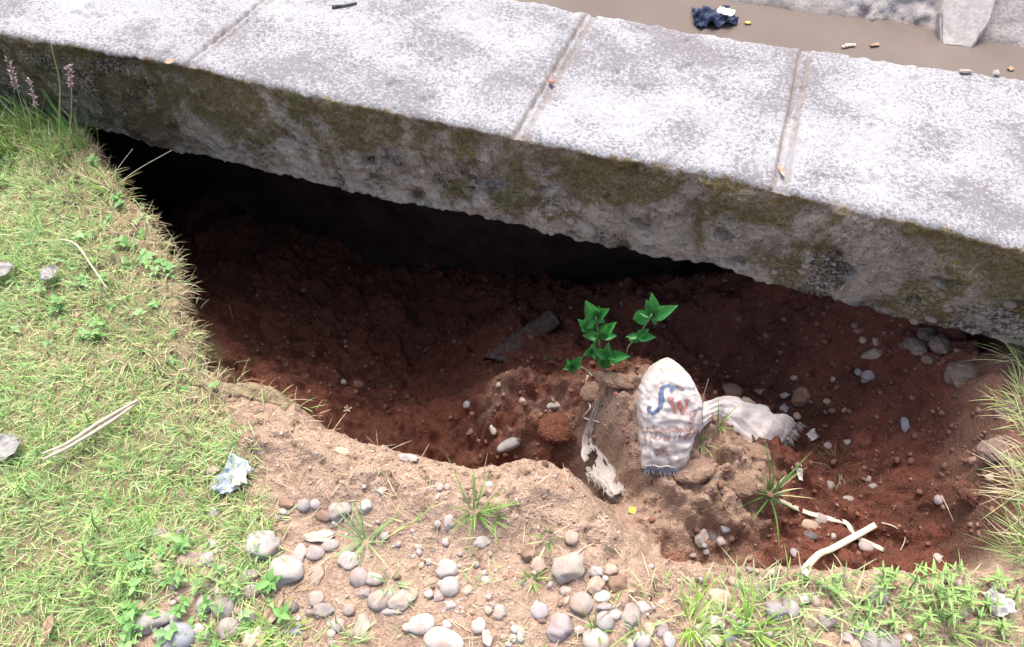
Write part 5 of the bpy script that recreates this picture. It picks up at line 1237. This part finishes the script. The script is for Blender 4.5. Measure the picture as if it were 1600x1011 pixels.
tag(crumple('paper_scrap', 1551, 946, 26, 36, .022, M['whitefilm'], 845, .4, None, .012), 'crumpled white paper scrap among the weeds at lower right', 'litter')
tag(crumple('paper_scrap', 1268, 682, 20, 12, .010, M['whitefilm'], 847, .6, None, .006), 'tiny white scrap in the pit right of the frayed sack mouth', 'litter')
tag(crumple('paper_scrap', 1248, 742, 10, 16, .006, M['whitefilm'], 849, .2, None, .006), 'tiny pale scrap below the frayed sack mouth', 'litter')
tag(crumple('dead_leaf', 12, 435, 40, 24, .012, M['gleaf'], 851, .2, None, .035), 'grey dead leaf lying in the lawn at the left edge', 'leaf')
tag(crumple('dead_leaf', 20, 708, 44, 40, .014, M['gleaf'], 853, .5, None, .03), 'pale grey dead leaf in the lawn below the grey dead leaf at the edge', 'leaf')
tag(crumple('dead_leaf', 85, 437, 30, 20, .012, M['gleaf'], 855, .9, None, .03), 'grey dead leaf in the lawn, right of the one at the edge', 'leaf')
tag(crumple('dead_leaf', 266, 98, 18, 10, .004, M['bleaf'], 857, .2, ZT, .004), 'small brown leaf on the front edge of the walkway', 'leaf')
tag(crumple('dead_leaf', 1221, 268, 8, 22, .003, M['bleaf'], 859, .1, ZT, .003), 'narrow brown leaf in the right joint of the walkway', 'leaf')
tag(crumple('dead_leaf', 988, 798, 9, 14, .004, M['yleaf'], 861, .2, None, .006), 'small yellow leaf on the soil between lip and mound', 'leaf')
tag(crumple('dead_leaf', 430, 955, 20, 44, .012, M['bleaf'], 863, -.3, None, .012), 'curled tan dry leaf by the lower left stones', 'leaf')
tag(crumple('dead_leaf', 84, 985, 14, 30, .01, M['bleaf'], 865, .1, None, .02), 'rusty dry leaf in the lower left grass', 'leaf')
tag(crumple('dead_leaf', 500, 840, 50, 16, .006, M['straw'], 867, .1, None, .008), 'pale flat husk lying above the mauve pebbles', 'leaf')
# walkway crumbs
def on_top(u, v, wp, hp, col, label, meshes=ANG):
    c_ = P(u, v, ZT); s_ = pxm(c_); o = obj('stone_chip', random.choice(meshes)); o.scale = (wp*s_, hp*s_*1.2, hp*s_*.7); o.rotation_euler = (0, 0, random.uniform(0, 3)); o.location = c_+np.array([0, 0, hp*s_*.25]); o.color = (*col, 1)
    return tag(o, label, 'stone', 'chips on the walkway')
on_top(862, 129, 12, 9, (.38, .17, .13), 'small reddish chip beside the middle joint of the walkway')
on_top(1508, 113, 26, 9, (.34, .33, .33), 'pale broken chip on the far edge of the walkway, left of two'); on_top(1556, 116, 18, 10, (.34, .33, .33), 'pale broken chip on the far edge of the walkway, right of two')
on_top(1322, 72, 12, 6, (.45, .43, .42), 'small chip on the far edge just right of the right joint')
# floating litter
e = empty('plastic_bag', P(1115, 30, WZ)); tag(e, 'dark blue plastic bag floating in the canal', 'bag')
crumple('film', 1115, 30, 62, 42, .03, M['navy'], 871, .15, WZ, .004, 28, e); crumple('packet', 1131, 33, 24, 15, .006, M['whitefilm'], 873, -.5, WZ, .045, 12, e)
for a in [(1168, 37, 10, 5, M['yleaf'], 'yellow scrap floating right of the blue bag'), (1325, 73, 20, 5, M['straw'], 'white scrap floating close to the walkway beyond the right joint'), (1366, 72, 14, 5, M['bleaf'], 'brown scrap floating near the walkway, right of the white scrap'), (1578, 109, 8, 6, M['bleaf'], 'brown speck floating at the right picture edge')]:
    tag(crumple('floating_scrap', a[0], a[1], a[2], a[3], .006, a[4], int(a[0]), .2, WZ, .004, 8), a[5], 'litter')
